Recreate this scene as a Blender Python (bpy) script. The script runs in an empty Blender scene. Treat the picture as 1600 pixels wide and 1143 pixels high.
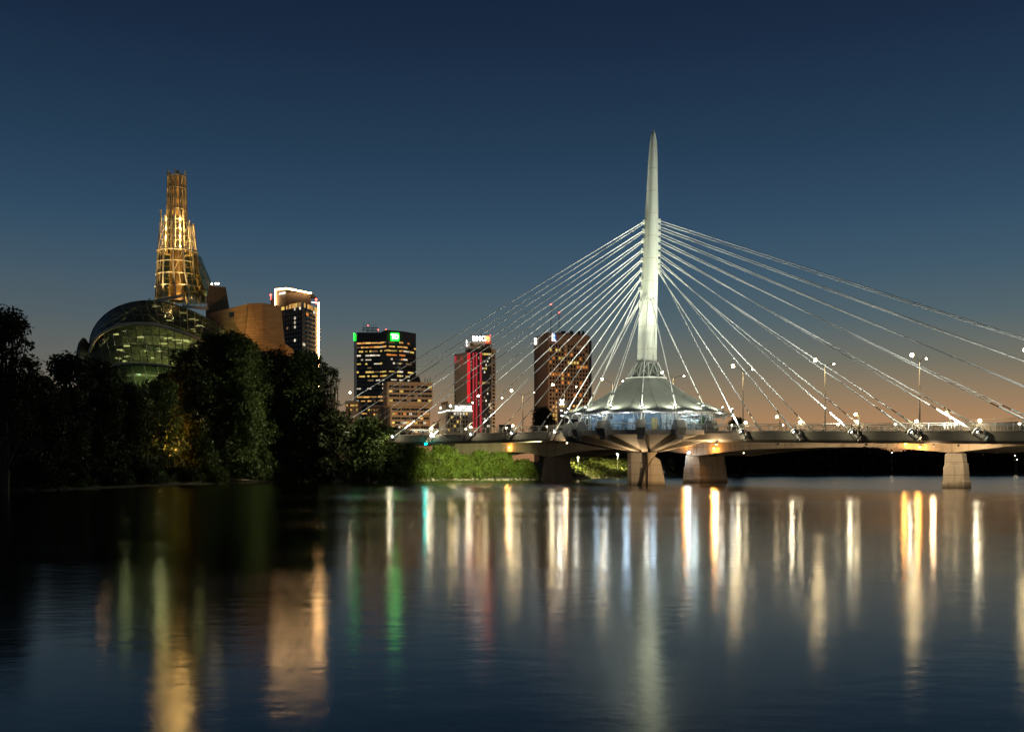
import bpy, bmesh, math, random
import numpy as np
from mathutils import Vector, Matrix

random.seed(7)
rng = np.random.default_rng(11)
S = bpy.context.scene
C = S.collection
R = math.radians

# ------------------------------------------------------------------ camera, sky, exposure
F_PX, HZ, CAMZ = 1556.0, 730.0, 3.5          # focal length and horizon in pixels of the 1600 px photograph
cam_d = bpy.data.cameras.new('camera')
cam = bpy.data.objects.new('camera', cam_d)
C.objects.link(cam)
cam.location = (0, 0, CAMZ)
cam.rotation_euler = (R(90), 0, 0)
cam_d.lens = 36 * F_PX / 1600
cam_d.sensor_width = 36
cam_d.shift_y = (HZ - 571.5) / 1600
cam_d.clip_start = 0.5
cam_d.clip_end = 20000
S.camera = cam

W = bpy.data.worlds.new('World')
S.world = W
W.use_nodes = True
wn, wl = W.node_tree.nodes, W.node_tree.links
wn.clear()


def wnode(t, **k):
    n = wn.new(t)
    for a, b in k.items():
        setattr(n, a, b)
    return n


def wmath(op, a, b=None, c=None, clamp=False):
    n = wnode('ShaderNodeMath', operation=op, use_clamp=clamp)
    for i, v in enumerate((a, b, c)):
        if v is None:
            continue
        if isinstance(v, (int, float)):
            n.inputs[i].default_value = v
        else:
            wl.new(v, n.inputs[i])
    return n.outputs[0]


tc = wnode('ShaderNodeTexCoord')
sx = wnode('ShaderNodeSeparateXYZ')
wl.new(tc.outputs['Generated'], sx.inputs[0])
ramp = wnode('ShaderNodeValToRGB')
ramp.color_ramp.interpolation = 'EASE' if False else 'LINEAR'
wl.new(sx.outputs['Z'], ramp.inputs[0])
SKY = [  # sine of elevation, colour: dusk sky after sunset, warm at the horizon
    (0.00, (.420, .185, .070)),
    (0.045, (.390, .220, .112)),
    (0.070, (.275, .194, .116)),
    (0.100, (.158, .156, .123)),
    (0.140, (.080, .121, .140)),
    (0.185, (.046, .094, .140)),
    (0.240, (.0268, .066, .120)),
    (0.310, (.0150, .041, .080)),
    (0.390, (.0085, .0220, .052)),
    (0.480, (.0050, .0130, .033)),
    (0.70, (.0030, .0080, .022)),
    (1.00, (.0020, .0060, .018))]
els = ramp.color_ramp.elements
els[0].position, els[0].color = SKY[0][0], (*SKY[0][1], 1)
els[1].position, els[1].color = SKY[-1][0], (*SKY[-1][1], 1)
for p, c in SKY[1:-1]:
    e = els.new(p)
    e.color = (*c, 1)
# brighter and warmer towards where the sun went down (front right), darker behind
az = wmath('ADD', wmath('MULTIPLY', sx.outputs['X'], 0.42), wmath('MULTIPLY', sx.outputs['Y'], 0.90))
azf = wmath('MULTIPLY_ADD', az, 0.10, 0.90)
low = wmath('SUBTRACT', 1.0, wmath('MULTIPLY', sx.outputs['Z'], 4.5, clamp=True))
cool = wnode('ShaderNodeMix', data_type='RGBA', blend_type='MIX')
warm_amt = wmath('MULTIPLY', wmath('SUBTRACT', 0.97, az, clamp=True), wmath('MULTIPLY', low, 2.4), clamp=True)
wl.new(warm_amt, cool.inputs[0])
wl.new(ramp.outputs[0], cool.inputs[6])
cool.inputs[7].default_value = (.085, .095, .105, 1)
mul = wnode('ShaderNodeMix', data_type='RGBA', blend_type='MULTIPLY')
mul.inputs[0].default_value = 1
wl.new(cool.outputs[2], mul.inputs[6])
wl.new(azf, mul.inputs[7])
bgA = wnode('ShaderNodeBackground')
wl.new(mul.outputs[2], bgA.inputs[0])
bgA.inputs[1].default_value = 1.0
sky = wnode('ShaderNodeTexSky', sky_type='NISHITA')
sky.sun_disc = False
sky.sun_elevation = R(-5)
sky.sun_rotation = R(20)
bgB = wnode('ShaderNodeBackground')
wl.new(sky.outputs[0], bgB.inputs[0])
bgB.inputs[1].default_value = 0.12
addw = wnode('ShaderNodeAddShader')
wo = wnode('ShaderNodeOutputWorld')
wl.new(bgA.outputs[0], addw.inputs[0])
wl.new(bgB.outputs[0], addw.inputs[1])
wl.new(addw.outputs[0], wo.inputs[0])

S.view_settings.view_transform = 'Standard'
S.view_settings.look = 'None'
S.view_settings.exposure = 0.0
S.view_settings.gamma = 1.0
S.view_settings.use_curve_mapping = False
S.render.engine = 'CYCLES'
cy = S.cycles
cy.use_denoising = True
cy.use_adaptive_sampling = False
cy.max_bounces = 6
cy.diffuse_bounces = 2
cy.glossy_bounces = 3
cy.transmission_bounces = 4
cy.transparent_max_bounces = 12
cy.sample_clamp_indirect = 4.0
cy.caustics_reflective = False
cy.caustics_refractive = False
cy.use_light_tree = True


def P(px, py, Y):
    return Vector(((px - 800) / F_PX * Y, Y, CAMZ + (HZ - py) / F_PX * Y))


def PX(p):
    return 800 + p[0] / p[1] * F_PX


def ZA(py, Y):
    return CAMZ + (HZ - py) / F_PX * Y


# ------------------------------------------------------------------ materials
def nodes_of(name):
    m = bpy.data.materials.new(name)
    m.use_nodes = True
    m.node_tree.nodes.clear()
    return m, m.node_tree.nodes, m.node_tree.links


def pbr(name, col, rough=.6, metal=0.0, var=.15, scale=1.5, bump=0.0, streak=False, spec=.5, joint=0.0, tide=False):
    """Principled with noise variation in colour and roughness."""
    m, n, l = nodes_of(name)
    out = n.new('ShaderNodeOutputMaterial')
    b = n.new('ShaderNodeBsdfPrincipled')
    co = n.new('ShaderNodeTexCoord')
    mp = n.new('ShaderNodeMapping')
    l.new(co.outputs['Object'], mp.inputs[0])
    if streak:
        mp.inputs['Scale'].default_value = (1, 1, .18)
    t = n.new('ShaderNodeTexNoise')
    t.inputs['Scale'].default_value = scale
    t.inputs['Detail'].default_value = 6
    t.inputs['Roughness'].default_value = .62
    l.new(mp.outputs[0], t.inputs[0])
    mx = n.new('ShaderNodeMix')
    mx.data_type = 'RGBA'
    l.new(t.outputs[0], mx.inputs[0])
    mx.inputs[6].default_value = (*[max(0, c * (1 - var * 1.6)) for c in col], 1)
    mx.inputs[7].default_value = (*[min(1, c * (1 + var * 1.6)) for c in col], 1)
    col_out = mx.outputs[2]

    def darken(fac, amount):
        nonlocal col_out
        k = n.new('ShaderNodeMix')
        k.data_type = 'RGBA'
        k.blend_type = 'MULTIPLY'
        l.new(fac, k.inputs[0])
        l.new(col_out, k.inputs[6])
        k.inputs[7].default_value = (amount, amount * .96, amount * .88, 1)
        col_out = k.outputs[2]

    def mth(op, a, bb=None, c=None):
        q = n.new('ShaderNodeMath')
        q.operation = op
        for i_, v_ in enumerate((a, bb, c)):
            if v_ is None:
                continue
            if isinstance(v_, (int, float)):
                q.inputs[i_].default_value = v_
            else:
                l.new(v_, q.inputs[i_])
        return q.outputs[0]
    if joint or tide:
        sp_ = n.new('ShaderNodeSeparateXYZ')
        l.new(co.outputs['Object'], sp_.inputs[0])
        t2 = n.new('ShaderNodeTexNoise')
        t2.inputs['Scale'].default_value = 1.1
        t2.inputs['Detail'].default_value = 5
        mp2 = n.new('ShaderNodeMapping')
        mp2.inputs['Scale'].default_value = (1, 1, .06)
        l.new(co.outputs['Object'], mp2.inputs[0])
        l.new(mp2.outputs[0], t2.inputs[0])
        st = n.new('ShaderNodeMapRange')
        st.inputs[1].default_value = .52
        st.inputs[2].default_value = .72
        l.new(t2.outputs[0], st.inputs[0])
        darken(st.outputs[0], .62)                       # run-off stains
        if joint:
            darken(mth('LESS_THAN', mth('FRACT', mth('DIVIDE', sp_.outputs[2], joint)), .045), .6 if tide else .86)
        if tide:                                          # damp band above the water
            td = n.new('ShaderNodeMapRange')
            td.inputs[1].default_value = 1.5
            td.inputs[2].default_value = .7
            l.new(mth('ADD', sp_.outputs[2], mth('MULTIPLY', t.outputs[0], .9)), td.inputs[0])
            darken(td.outputs[0], .38)
    l.new(col_out, b.inputs['Base Color'])
    b.inputs['Roughness'].default_value = rough
    b.inputs['Metallic'].default_value = metal
    b.inputs['Specular IOR Level'].default_value = spec
    if bump:
        bp = n.new('ShaderNodeBump')
        bp.inputs['Strength'].default_value = bump
        bp.inputs['Distance'].default_value = .1
        l.new(t.outputs[0], bp.inputs['Height'])
        l.new(bp.outputs[0], b.inputs['Normal'])
    l.new(b.outputs[0], out.inputs[0])
    return m


def emit(name, col, strength, sample=True):
    m, n, l = nodes_of(name)
    out = n.new('ShaderNodeOutputMaterial')
    e = n.new('ShaderNodeEmission')
    e.inputs[0].default_value = (*col, 1)
    e.inputs[1].default_value = strength
    l.new(e.outputs[0], out.inputs[0])
    if not sample:
        m.cycles.emission_sampling = 'NONE'
    return m


def litwin(name, col, strength):
    """A lit window: blinds, furniture and lamps vary from window to window and inside each."""
    m, n, l = nodes_of(name)
    out = n.new('ShaderNodeOutputMaterial')
    e = n.new('ShaderNodeEmission')
    oi = n.new('ShaderNodeObjectInfo')
    co = n.new('ShaderNodeTexCoord')
    t = n.new('ShaderNodeTexNoise')
    t.noise_dimensions = '4D'
    t.inputs['Scale'].default_value = .5
    t.inputs['Detail'].default_value = 3
    l.new(co.outputs['Object'], t.inputs['Vector'])
    mw = n.new('ShaderNodeMath')
    mw.operation = 'MULTIPLY'
    mw.inputs[1].default_value = 60
    l.new(oi.outputs['Random'], mw.inputs[0])
    l.new(mw.outputs[0], t.inputs['W'])
    r = n.new('ShaderNodeMapRange')
    r.inputs[1].default_value = .3
    r.inputs[2].default_value = .7
    r.inputs[3].default_value = .25 * strength
    r.inputs[4].default_value = 1.5 * strength
    l.new(t.outputs[0], r.inputs[0])
    e.inputs[0].default_value = (*col, 1)
    l.new(r.outputs[0], e.inputs[1])
    l.new(e.outputs[0], out.inputs[0])
    m.cycles.emission_sampling = 'NONE'
    return m


def leafmat(name, col, col2):
    m, n, l = nodes_of(name)
    out = n.new('ShaderNodeOutputMaterial')
    g = n.new('ShaderNodeNewGeometry')
    mx = n.new('ShaderNodeMix')
    mx.data_type = 'RGBA'
    l.new(g.outputs['Random Per Island'], mx.inputs[0])
    mx.inputs[6].default_value = (*col, 1)
    mx.inputs[7].default_value = (*col2, 1)
    co = n.new('ShaderNodeTexCoord')
    nt = n.new('ShaderNodeTexNoise')
    nt.inputs['Scale'].default_value = .45
    nt.inputs['Detail'].default_value = 4
    l.new(co.outputs['Object'], nt.inputs[0])
    nr = n.new('ShaderNodeMapRange')
    nr.inputs[1].default_value = .38
    nr.inputs[2].default_value = .64
    l.new(nt.outputs[0], nr.inputs[0])
    m2 = n.new('ShaderNodeMix')
    m2.data_type = 'RGBA'
    m2.blend_type = 'MULTIPLY'
    l.new(nr.outputs[0], m2.inputs[0])
    l.new(mx.outputs[2], m2.inputs[6])
    m2.inputs[7].default_value = (.62, .50, .42, 1)
    d = n.new('ShaderNodeBsdfPrincipled')
    d.inputs['Roughness'].default_value = .55
    d.inputs['Specular IOR Level'].default_value = .25
    tr = n.new('ShaderNodeBsdfTranslucent')
    l.new(m2.outputs[2], d.inputs['Base Color'])
    l.new(m2.outputs[2], tr.inputs[0])
    ms = n.new('ShaderNodeMixShader')
    ms.inputs[0].default_value = .3
    l.new(d.outputs[0], ms.inputs[1])
    l.new(tr.outputs[0], ms.inputs[2])
    l.new(ms.outputs[0], out.inputs[0])
    return m


def glassmat(name, tint, clear=.6, rough=.16, base=(.02, .03, .03), spec=.5):
    """Architectural glass: partly see-through, partly a dark reflecting sheet."""
    m, n, l = nodes_of(name)
    out = n.new('ShaderNodeOutputMaterial')
    t = n.new('ShaderNodeBsdfTransparent')
    t.inputs[0].default_value = (*tint, 1)
    p = n.new('ShaderNodeBsdfPrincipled')
    p.inputs['Base Color'].default_value = (*base, 1)
    p.inputs['Roughness'].default_value = rough
    p.inputs['Specular IOR Level'].default_value = spec
    oi = n.new('ShaderNodeObjectInfo')
    mr = n.new('ShaderNodeMapRange')
    mr.inputs[3].default_value = max(0, clear - .05)
    mr.inputs[4].default_value = min(1, clear + .05)
    l.new(oi.outputs['Random'], mr.inputs[0])
    ms = n.new('ShaderNodeMixShader')
    l.new(mr.outputs[0], ms.inputs[0])
    l.new(p.outputs[0], ms.inputs[1])
    l.new(t.outputs[0], ms.inputs[2])
    l.new(ms.outputs[0], out.inputs[0])
    return m


M = {}
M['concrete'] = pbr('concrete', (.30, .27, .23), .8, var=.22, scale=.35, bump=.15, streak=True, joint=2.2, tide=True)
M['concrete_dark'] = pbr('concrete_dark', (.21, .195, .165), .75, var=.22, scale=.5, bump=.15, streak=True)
M['concrete_shade'] = pbr('shaded_concrete', (.10, .09, .075), .7, var=.25, scale=.4, streak=True)  # concrete darkened so the left road pier looks unlit, shade put in the colour
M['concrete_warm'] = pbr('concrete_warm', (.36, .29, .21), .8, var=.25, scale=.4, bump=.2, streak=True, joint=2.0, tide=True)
M['white_paint'] = pbr('white_paint', (.78, .79, .74), .45, var=.05, scale=.6, streak=True)
M['mast_paint'] = pbr('mast_paint', (.74, .78, .68), .5, var=.12, scale=.35, streak=True, joint=4.4)
M['cable_white'] = pbr('cable_white', (.80, .81, .78), .7, var=.03, spec=.2)
M['rubber'] = pbr('rubber', (.03, .03, .03), .7)
M['lamp_pole'] = pbr('lamp_pole_paint', (.58, .54, .44), .5)
M['steel'] = pbr('galvanised_steel', (.36, .36, .35), .45, .5, var=.1)
M['steel_dark'] = pbr('dark_steel', (.06, .06, .06), .5, .4)
M['steel_gold'] = pbr('pale_steel', (.62, .56, .44), .5, .1, var=.1)
M['rail'] = pbr('rail_paint', (.55, .53, .45), .5, .2)
M['roof_metal'] = pbr('roof_membrane', (.46, .49, .42), .5, .0, var=.12, scale=.5, spec=.25)
M['asphalt'] = pbr('asphalt', (.05, .05, .05), .9, bump=.2)
M['deck_paving'] = pbr('deck_paving', (.28, .26, .23), .8)
M['wood'] = pbr('weathered_wood', (.10, .075, .05), .85, var=.4, scale=3, streak=True)
M['bark'] = pbr('bark', (.07, .052, .038), .9, var=.4, scale=3, bump=.5, streak=True)
M['brown_stone'] = pbr('brown_stone', (.25, .155, .10), .75, var=.10, scale=.15)
M['beige_stone'] = pbr('beige_stone', (.36, .26, .18), .75, var=.10, scale=.15)
M['grey_stone'] = pbr('grey_stone', (.30, .27, .23), .75, var=.1, scale=.15)
M['dark_brick'] = pbr('dark_brick', (.075, .06, .058), .8, var=.15, scale=.3)
M['dark_panel'] = pbr('dark_panel', (.022, .02, .02), .35, var=.1, scale=.3)
M['dark_glass'] = pbr('dark_window_glass', (.012, .014, .018), .08, var=.1, spec=.8)
M['blue_glass'] = pbr('tinted_window_glass', (.03, .035, .045), .1, var=.1, spec=.8)
M['red_panel'] = emit('red_lit_panel', (.9, .07, .09), .48, False)
M['red_panel_hot'] = emit('red_lit_panel_bright', (1, .03, .04), .75, False)
M['collar_glass'] = pbr('collar_glass', (.20, .23, .19), .3, var=.1)
M['interior'] = pbr('interior_plaster', (.55, .56, .55), .8)
M['interior_blue'] = pbr('interior_blue_wall', (.20, .26, .30), .7)
M['interior_green'] = pbr('interior_green_wall', (.34, .33, .21), .8, var=.4, scale=.25)
M['wood_door'] = pbr('yellow_wood_door', (.62, .42, .14), .5)
M['leaf_plant'] = leafmat('house_plant_leaf', (.04, .16, .03), (.08, .25, .05))
M['leaf_dark'] = leafmat('dark_leaf', (.032, .046, .018), (.075, .095, .034))
M['leaf_mid'] = leafmat('green_leaf', (.05, .085, .022), (.11, .16, .045))
M['leaf_lit'] = leafmat('willow_leaf', (.07, .12, .018), (.14, .20, .035))
M['leaf_grass'] = leafmat('bank_grass', (.09, .12, .02), (.18, .20, .05))
M['far_tree'] = leafmat('far_tree_leaf', (.018, .016, .014), (.03, .026, .022))
M['win_warm'] = litwin('lit_window_warm', (1, .52, .14), .85)
M['win_yellow'] = litwin('lit_window_yellow', (1, .68, .16), .85)
M['win_orange'] = litwin('lit_window_orange', (1, .34, .07), .7)
M['win_white'] = litwin('lit_window_white', (1, .88, .66), .9)
M['win_dim'] = litwin('lit_window_dim', (.8, .5, .25), .22)
M['lamp_warm'] = emit('lamp_warm', (1, .72, .32), 62)
M['lamp_soft'] = emit('lamp_soft', (1, .80, .48), 50)
M['lamp_dim'] = emit('lamp_dim', (1, .78, .45), 22)
M['lamp_sodium'] = emit('lamp_sodium', (1, .36, .03), 40)
M['lamp_white'] = emit('lamp_white', (.86, .95, 1.0), 90)
M['lamp_flood'] = emit('lamp_flood', (.96, 1.0, .86), 26)
M['lamp_teal'] = emit('lamp_teal', (.0, .75, .62), 60)
M['lamp_red'] = emit('lamp_red', (1, .06, .04), 14, False)
M['led_strip'] = emit('led_strip', (1, .56, .20), 46)
M['led_white'] = emit('led_strip_white', (.95, .95, .8), 2.2, False)
M['sign_green'] = emit('sign_green', (.008, .80, .02), 10)
M['sign_white'] = emit('sign_white', (1, .98, .92), 5.0)
M['sign_blue'] = emit('sign_blue', (.05, .22, 1), 1.6, False)
M['sign_red'] = emit('sign_red', (1, .10, .03), 10)
M['pane_cloud'] = glassmat('museum_glass', (.72, .80, .62), .58, spec=.35)
M['pane_cloud_dark'] = glassmat('museum_glass_dark', (.62, .66, .5), .50, base=(.012, .016, .014), spec=.22)
M['pane_tower'] = glassmat('tower_glass', (.85, .8, .6), .72)
M['pane_pav'] = glassmat('pavilion_glass', (.80, .90, .98), .80)
M['ceiling_lamp'] = emit('ceiling_lamp', (.93, .97, 1), 6, False)
M['ramp_light'] = emit('ramp_light', (1, .86, .45), 2.6, False)


def museum_stone():
    m, n, l = nodes_of('museum_limestone')
    out = n.new('ShaderNodeOutputMaterial')
    b = n.new('ShaderNodeBsdfPrincipled')
    co = n.new('ShaderNodeTexCoord')
    sp = n.new('ShaderNodeSeparateXYZ')
    l.new(co.outputs['Object'], sp.inputs[0])
    ad = n.new('ShaderNodeMath')
    ad.operation = 'ADD'
    l.new(sp.outputs[0], ad.inputs[0])
    l.new(sp.outputs[1], ad.inputs[1])
    cb = n.new('ShaderNodeCombineXYZ')
    l.new(ad.outputs[0], cb.inputs[0])
    l.new(sp.outputs[2], cb.inputs[1])
    br = n.new('ShaderNodeTexBrick')
    br.inputs['Scale'].default_value = 1
    br.inputs['Brick Width'].default_value = 3.2
    br.inputs['Row Height'].default_value = .9
    br.inputs['Mortar Size'].default_value = .05
    br.inputs['Color1'].default_value = (.40, .285, .15, 1)
    br.inputs['Color2'].default_value = (.30, .215, .115, 1)
    br.inputs['Mortar'].default_value = (.20, .15, .09, 1)
    l.new(cb.outputs[0], br.inputs[0])
    l.new(br.outputs[0], b.inputs['Base Color'])
    b.inputs['Roughness'].default_value = .85
    l.new(b.outputs[0], out.inputs[0])
    return m


M['museum_stone'] = museum_stone()


def water():
    m, n, l = nodes_of('river_water')
    out = n.new('ShaderNodeOutputMaterial')
    co = n.new('ShaderNodeTexCoord')

    def noise(scale, sc, detail=3, rough=.5):
        mp = n.new('ShaderNodeMapping')
        mp.inputs['Scale'].default_value = sc
        l.new(co.outputs['Object'], mp.inputs[0])
        t = n.new('ShaderNodeTexNoise')
        t.inputs['Scale'].default_value = scale
        t.inputs['Detail'].default_value = detail
        t.inputs['Roughness'].default_value = rough
        l.new(mp.outputs[0], t.inputs[0])
        return t.outputs[0]

    patch = noise(.024, (.8, 2.4, 1), 5, .62)      # long calm and ruffled bands
    mr = n.new('ShaderNodeMapRange')
    mr.inputs[1].default_value = .32
    mr.inputs[2].default_value = .70
    mr.inputs[3].default_value = .105
    mr.inputs[4].default_value = .190
    l.new(patch, mr.inputs[0])
    sxyz = n.new('ShaderNodeSeparateXYZ')
    l.new(co.outputs['Object'], sxyz.inputs[0])
    fr2 = n.new('ShaderNodeMapRange')          # the current ruffles the surface towards the bridge piers
    fr2.inputs[1].default_value = 50
    fr2.inputs[2].default_value = 150
    fr2.inputs[3].default_value = 0
    fr2.inputs[4].default_value = .085
    l.new(sxyz.outputs[1], fr2.inputs[0])
    rsum = n.new('ShaderNodeMath')
    rsum.operation = 'ADD'
    l.new(mr.outputs[0], rsum.inputs[0])
    l.new(fr2.outputs[0], rsum.inputs[1])
    rip = noise(1.0, (.8, 1.3, 1), 3, .55)        # small ripples left by the long exposure
    swell = noise(.09, (.55, 1.5, 1), 3, .5)
    b1 = n.new('ShaderNodeBump')
    b1.inputs['Strength'].default_value = 1
    b1.inputs['Distance'].default_value = .014
    l.new(swell, b1.inputs['Height'])
    b2 = n.new('ShaderNodeBump')
    b2.inputs['Strength'].default_value = 1
    b2.inputs['Distance'].default_value = .008
    l.new(rip, b2.inputs['Height'])
    l.new(b1.outputs[0], b2.inputs['Normal'])
    g = n.new('ShaderNodeBsdfGlossy')
    g.distribution = 'BECKMANN'
    l.new(rsum.outputs[0], g.inputs['Roughness'])
    g.inputs['Color'].default_value = (1, 1, 1, 1)
    l.new(b2.outputs[0], g.inputs['Normal'])
    d = n.new('ShaderNodeBsdfDiffuse')
    d.inputs[0].default_value = (.012, .013, .012, 1)
    fr = n.new('ShaderNodeFresnel')
    fr.inputs[0].default_value = 1.33
    ms = n.new('ShaderNodeMixShader')
    l.new(fr.outputs[0], ms.inputs[0])
    l.new(d.outputs[0], ms.inputs[1])
    l.new(g.outputs[0], ms.inputs[2])
    l.new(ms.outputs[0], out.inputs[0])
    return m


M['water'] = water()


def ground_mat():
    m, n, l = nodes_of('bank_soil')
    out = n.new('ShaderNodeOutputMaterial')
    b = n.new('ShaderNodeBsdfPrincipled')
    co = n.new('ShaderNodeTexCoord')
    t = n.new('ShaderNodeTexNoise')
    t.inputs['Scale'].default_value = .35
    t.inputs['Detail'].default_value = 8
    l.new(co.outputs['Object'], t.inputs[0])
    r = n.new('ShaderNodeValToRGB')
    r.color_ramp.elements[0].position = .38
    r.color_ramp.elements[0].color = (.085, .062, .042, 1)
    r.color_ramp.elements[1].position = .62
    r.color_ramp.elements[1].color = (.05, .06, .02, 1)
    l.new(t.outputs[0], r.inputs[0])
    l.new(r.outputs[0], b.inputs['Base Color'])
    b.inputs['Roughness'].default_value = .95
    bp = n.new('ShaderNodeBump')
    bp.inputs['Distance'].default_value = .3
    l.new(t.outputs[0], bp.inputs['Height'])
    l.new(bp.outputs[0], b.inputs['Normal'])
    l.new(b.outputs[0], out.inputs[0])
    return m


M['ground'] = ground_mat()


# ------------------------------------------------------------------ mesh helpers
ORG = {}


def org(o):
    return ORG[o.name] if o is not None else Vector((0, 0, 0))


def tag(o, label=None, cat=None, group=None, kind=None):
    for k, v in (('label', label), ('category', cat), ('group', group), ('kind', kind)):
        if v:
            o[k] = v
    return o


def thing(name, loc, label, cat, group=None):
    o = bpy.data.objects.new(name, None)
    C.objects.link(o)
    o.location = loc
    o.empty_display_size = 1
    ORG[o.name] = Vector(loc)
    return tag(o, label, cat, group)


def link(name, data, loc, parent=None, rz=0.0, scale=None):
    """An object at a world place, as a child when a parent (never rotated) is given."""
    o = bpy.data.objects.new(name, data)
    C.objects.link(o)
    loc = Vector(loc)
    ORG[o.name] = loc
    if parent is not None:
        o.parent = parent
        o.location = loc - org(parent)
    else:
        o.location = loc
    if rz:
        o.rotation_euler = (0, 0, rz)
    if scale is not None:
        o.scale = scale
    return o


class MB:
    def __init__(self):
        self.v, self.f = [], []

    def add(self, vs, fs):
        k = len(self.v)
        self.v += [Vector(p) for p in vs]
        self.f += [tuple(i + k for i in f) for f in fs]
        return self

    def hexa(self, b, t):
        """Prism between two closed loops of the same length."""
        n = len(b)
        fs = [tuple(reversed(range(n))), tuple(range(n, 2 * n))]
        fs += [(i, (i + 1) % n, n + (i + 1) % n, n + i) for i in range(n)]
        return self.add(list(b) + list(t), fs)

    def box(self, c, s, ax=None):
        c = Vector(c)
        X, Y, Z = ax if ax else (Vector((1, 0, 0)), Vector((0, 1, 0)), Vector((0, 0, 1)))
        a, b, d = X * s[0] / 2, Y * s[1] / 2, Z * s[2] / 2
        return self.hexa([c - a - b - d, c + a - b - d, c + a + b - d, c - a + b - d],
                         [c - a - b + d, c + a - b + d, c + a + b + d, c - a + b + d])

    def prism(self, poly, z0, z1):
        return self.hexa([Vector((p[0], p[1], z0)) for p in poly], [Vector((p[0], p[1], z1)) for p in poly])

    def tube(self, p0, p1, r0, r1=None, n=6):
        p0, p1 = Vector(p0), Vector(p1)
        r1 = r0 if r1 is None else r1
        d = (p1 - p0).normalized()
        u = d.orthogonal().normalized()
        w = d.cross(u)
        cs = [(math.cos(2 * math.pi * i / n), math.sin(2 * math.pi * i / n)) for i in range(n)]
        return self.hexa([p0 + (u * c + w * s) * r0 for c, s in cs], [p1 + (u * c + w * s) * r1 for c, s in cs])

    def bar(self, p0, p1, w, h, up=Vector((0, 0, 1))):
        p0, p1 = Vector(p0), Vector(p1)
        d = (p1 - p0)
        L = d.length
        d.normalize()
        s = d.cross(up)
        if s.length < 1e-4:
            s = Vector((1, 0, 0))
        s.normalize()
        t = s.cross(d)
        return self.box((p0 + p1) / 2, (L, w, h), (d, s, t))

    def path(self, pts, r, n=5):
        for a, b in zip(pts[:-1], pts[1:]):
            self.tube(a, b, r, r, n)
        return self

    def loft(self, loops, cap=True):
        n = len(loops[0])
        k = len(self.v)
        for lp in loops:
            self.v += [Vector(p) for p in lp]
        for j in range(len(loops) - 1):
            for i in range(n):
                a, b = k + j * n + i, k + j * n + (i + 1) % n
                self.f.append((a, b, b + n, a + n))
        if cap:
            self.f.append(tuple(reversed(range(k, k + n))))
            self.f.append(tuple(range(k + (len(loops) - 1) * n, k + len(loops) * n)))
        return self

    def sphere(self, c, r, n=8, m=5):
        c = Vector(c)
        loops = []
        for j in range(m + 1):
            th = math.pi * (j + .02) / (m + .04)
            loops.append([c + Vector((math.sin(th) * math.cos(2 * math.pi * i / n), math.sin(th) * math.sin(2 * math.pi * i / n), -math.cos(th))) * r for i in range(n)])
        return self.loft(loops)

    def build(self, name, mat, parent=None, o=None, smooth=False, sub=None):
        o = Vector(o) if o is not None else (org(parent) if parent is not None else Vector((0, 0, 0)))
        me = bpy.data.meshes.new(name)
        me.from_pydata([tuple(p - o) for p in self.v], [], self.f)
        bm = bmesh.new()
        bm.from_mesh(me)
        bmesh.ops.recalc_face_normals(bm, faces=bm.faces)
        bm.to_mesh(me)
        bm.free()
        me.materials.append(mat)
        if smooth:
            me.shade_smooth()
            me.set_sharp_from_angle(angle=R(38))
        return link(name, me, o, parent)


UNIT = {}


def unit_box(mat):
    if mat.name not in UNIT:
        UNIT[mat.name] = MB().box((0, 0, 0), (1, 1, 1)).build('unit', mat).data
        bpy.data.objects.remove(bpy.data.objects['unit'])
    return UNIT[mat.name]


def ubox(name, mat, c, s, parent, rz=0.0):
    return link(name, unit_box(mat), c, parent, rz, s)


def point_light(p, col, power, r=.2, name='lamp_light'):
    d = bpy.data.lights.new(name, 'POINT')
    d.color, d.energy, d.shadow_soft_size = col, power, r
    o = bpy.data.objects.new(name, d)
    C.objects.link(o)
    o.location = p
    return o


def spot_light(p, aim, col, power, ang=60, blend=.8, r=.15, name='flood_light'):
    d = bpy.data.lights.new(name, 'SPOT')
    d.color, d.energy, d.shadow_soft_size = col, power, r
    d.spot_size, d.spot_blend = R(ang), blend
    o = bpy.data.objects.new(name, d)
    C.objects.link(o)
    o.location = p
    o.rotation_euler = (Vector(aim) - Vector(p)).to_track_quat('-Z', 'Y').to_euler()
    return o


def text(name, s, size, loc, rz, mat, parent, ext=.12, bold=0.0):
    c = bpy.data.curves.new(name, 'FONT')
    c.body, c.size, c.extrude, c.offset = s, size, ext, bold
    c.align_x = c.align_y = 'CENTER'
    c.materials.append(mat)
    tmp = bpy.data.objects.new('tmp', c)
    me = bpy.data.meshes.new_from_object(tmp)
    bpy.data.objects.remove(tmp)
    o = link(name, me, loc, parent)
    o.rotation_euler = (R(90), 0, rz)
    return o


# ------------------------------------------------------------------ the setting: river, banks, land
def sheet(name, rows, mat, kind='structure', smooth=True):
    mb = MB()
    n = len(rows[0])
    for r in rows:
        mb.v += [Vector(p) for p in r]
    for j in range(len(rows) - 1):
        for i in range(n - 1):
            a = j * n + i
            mb.f.append((a, a + 1, a + n + 1, a + n))
    o = mb.build(name, mat, smooth=smooth)
    o['kind'] = kind
    return o


sheet('river', [[(x, y, 0) for x in (-4000, 4000)] for y in (-300, 7000)], M['water'], smooth=False)
sheet('riverbed', [[(x, y, -4) for x in (-7000, 0, 7000)] for y in (-400, 200, 10000)], M['ground'])

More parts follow.
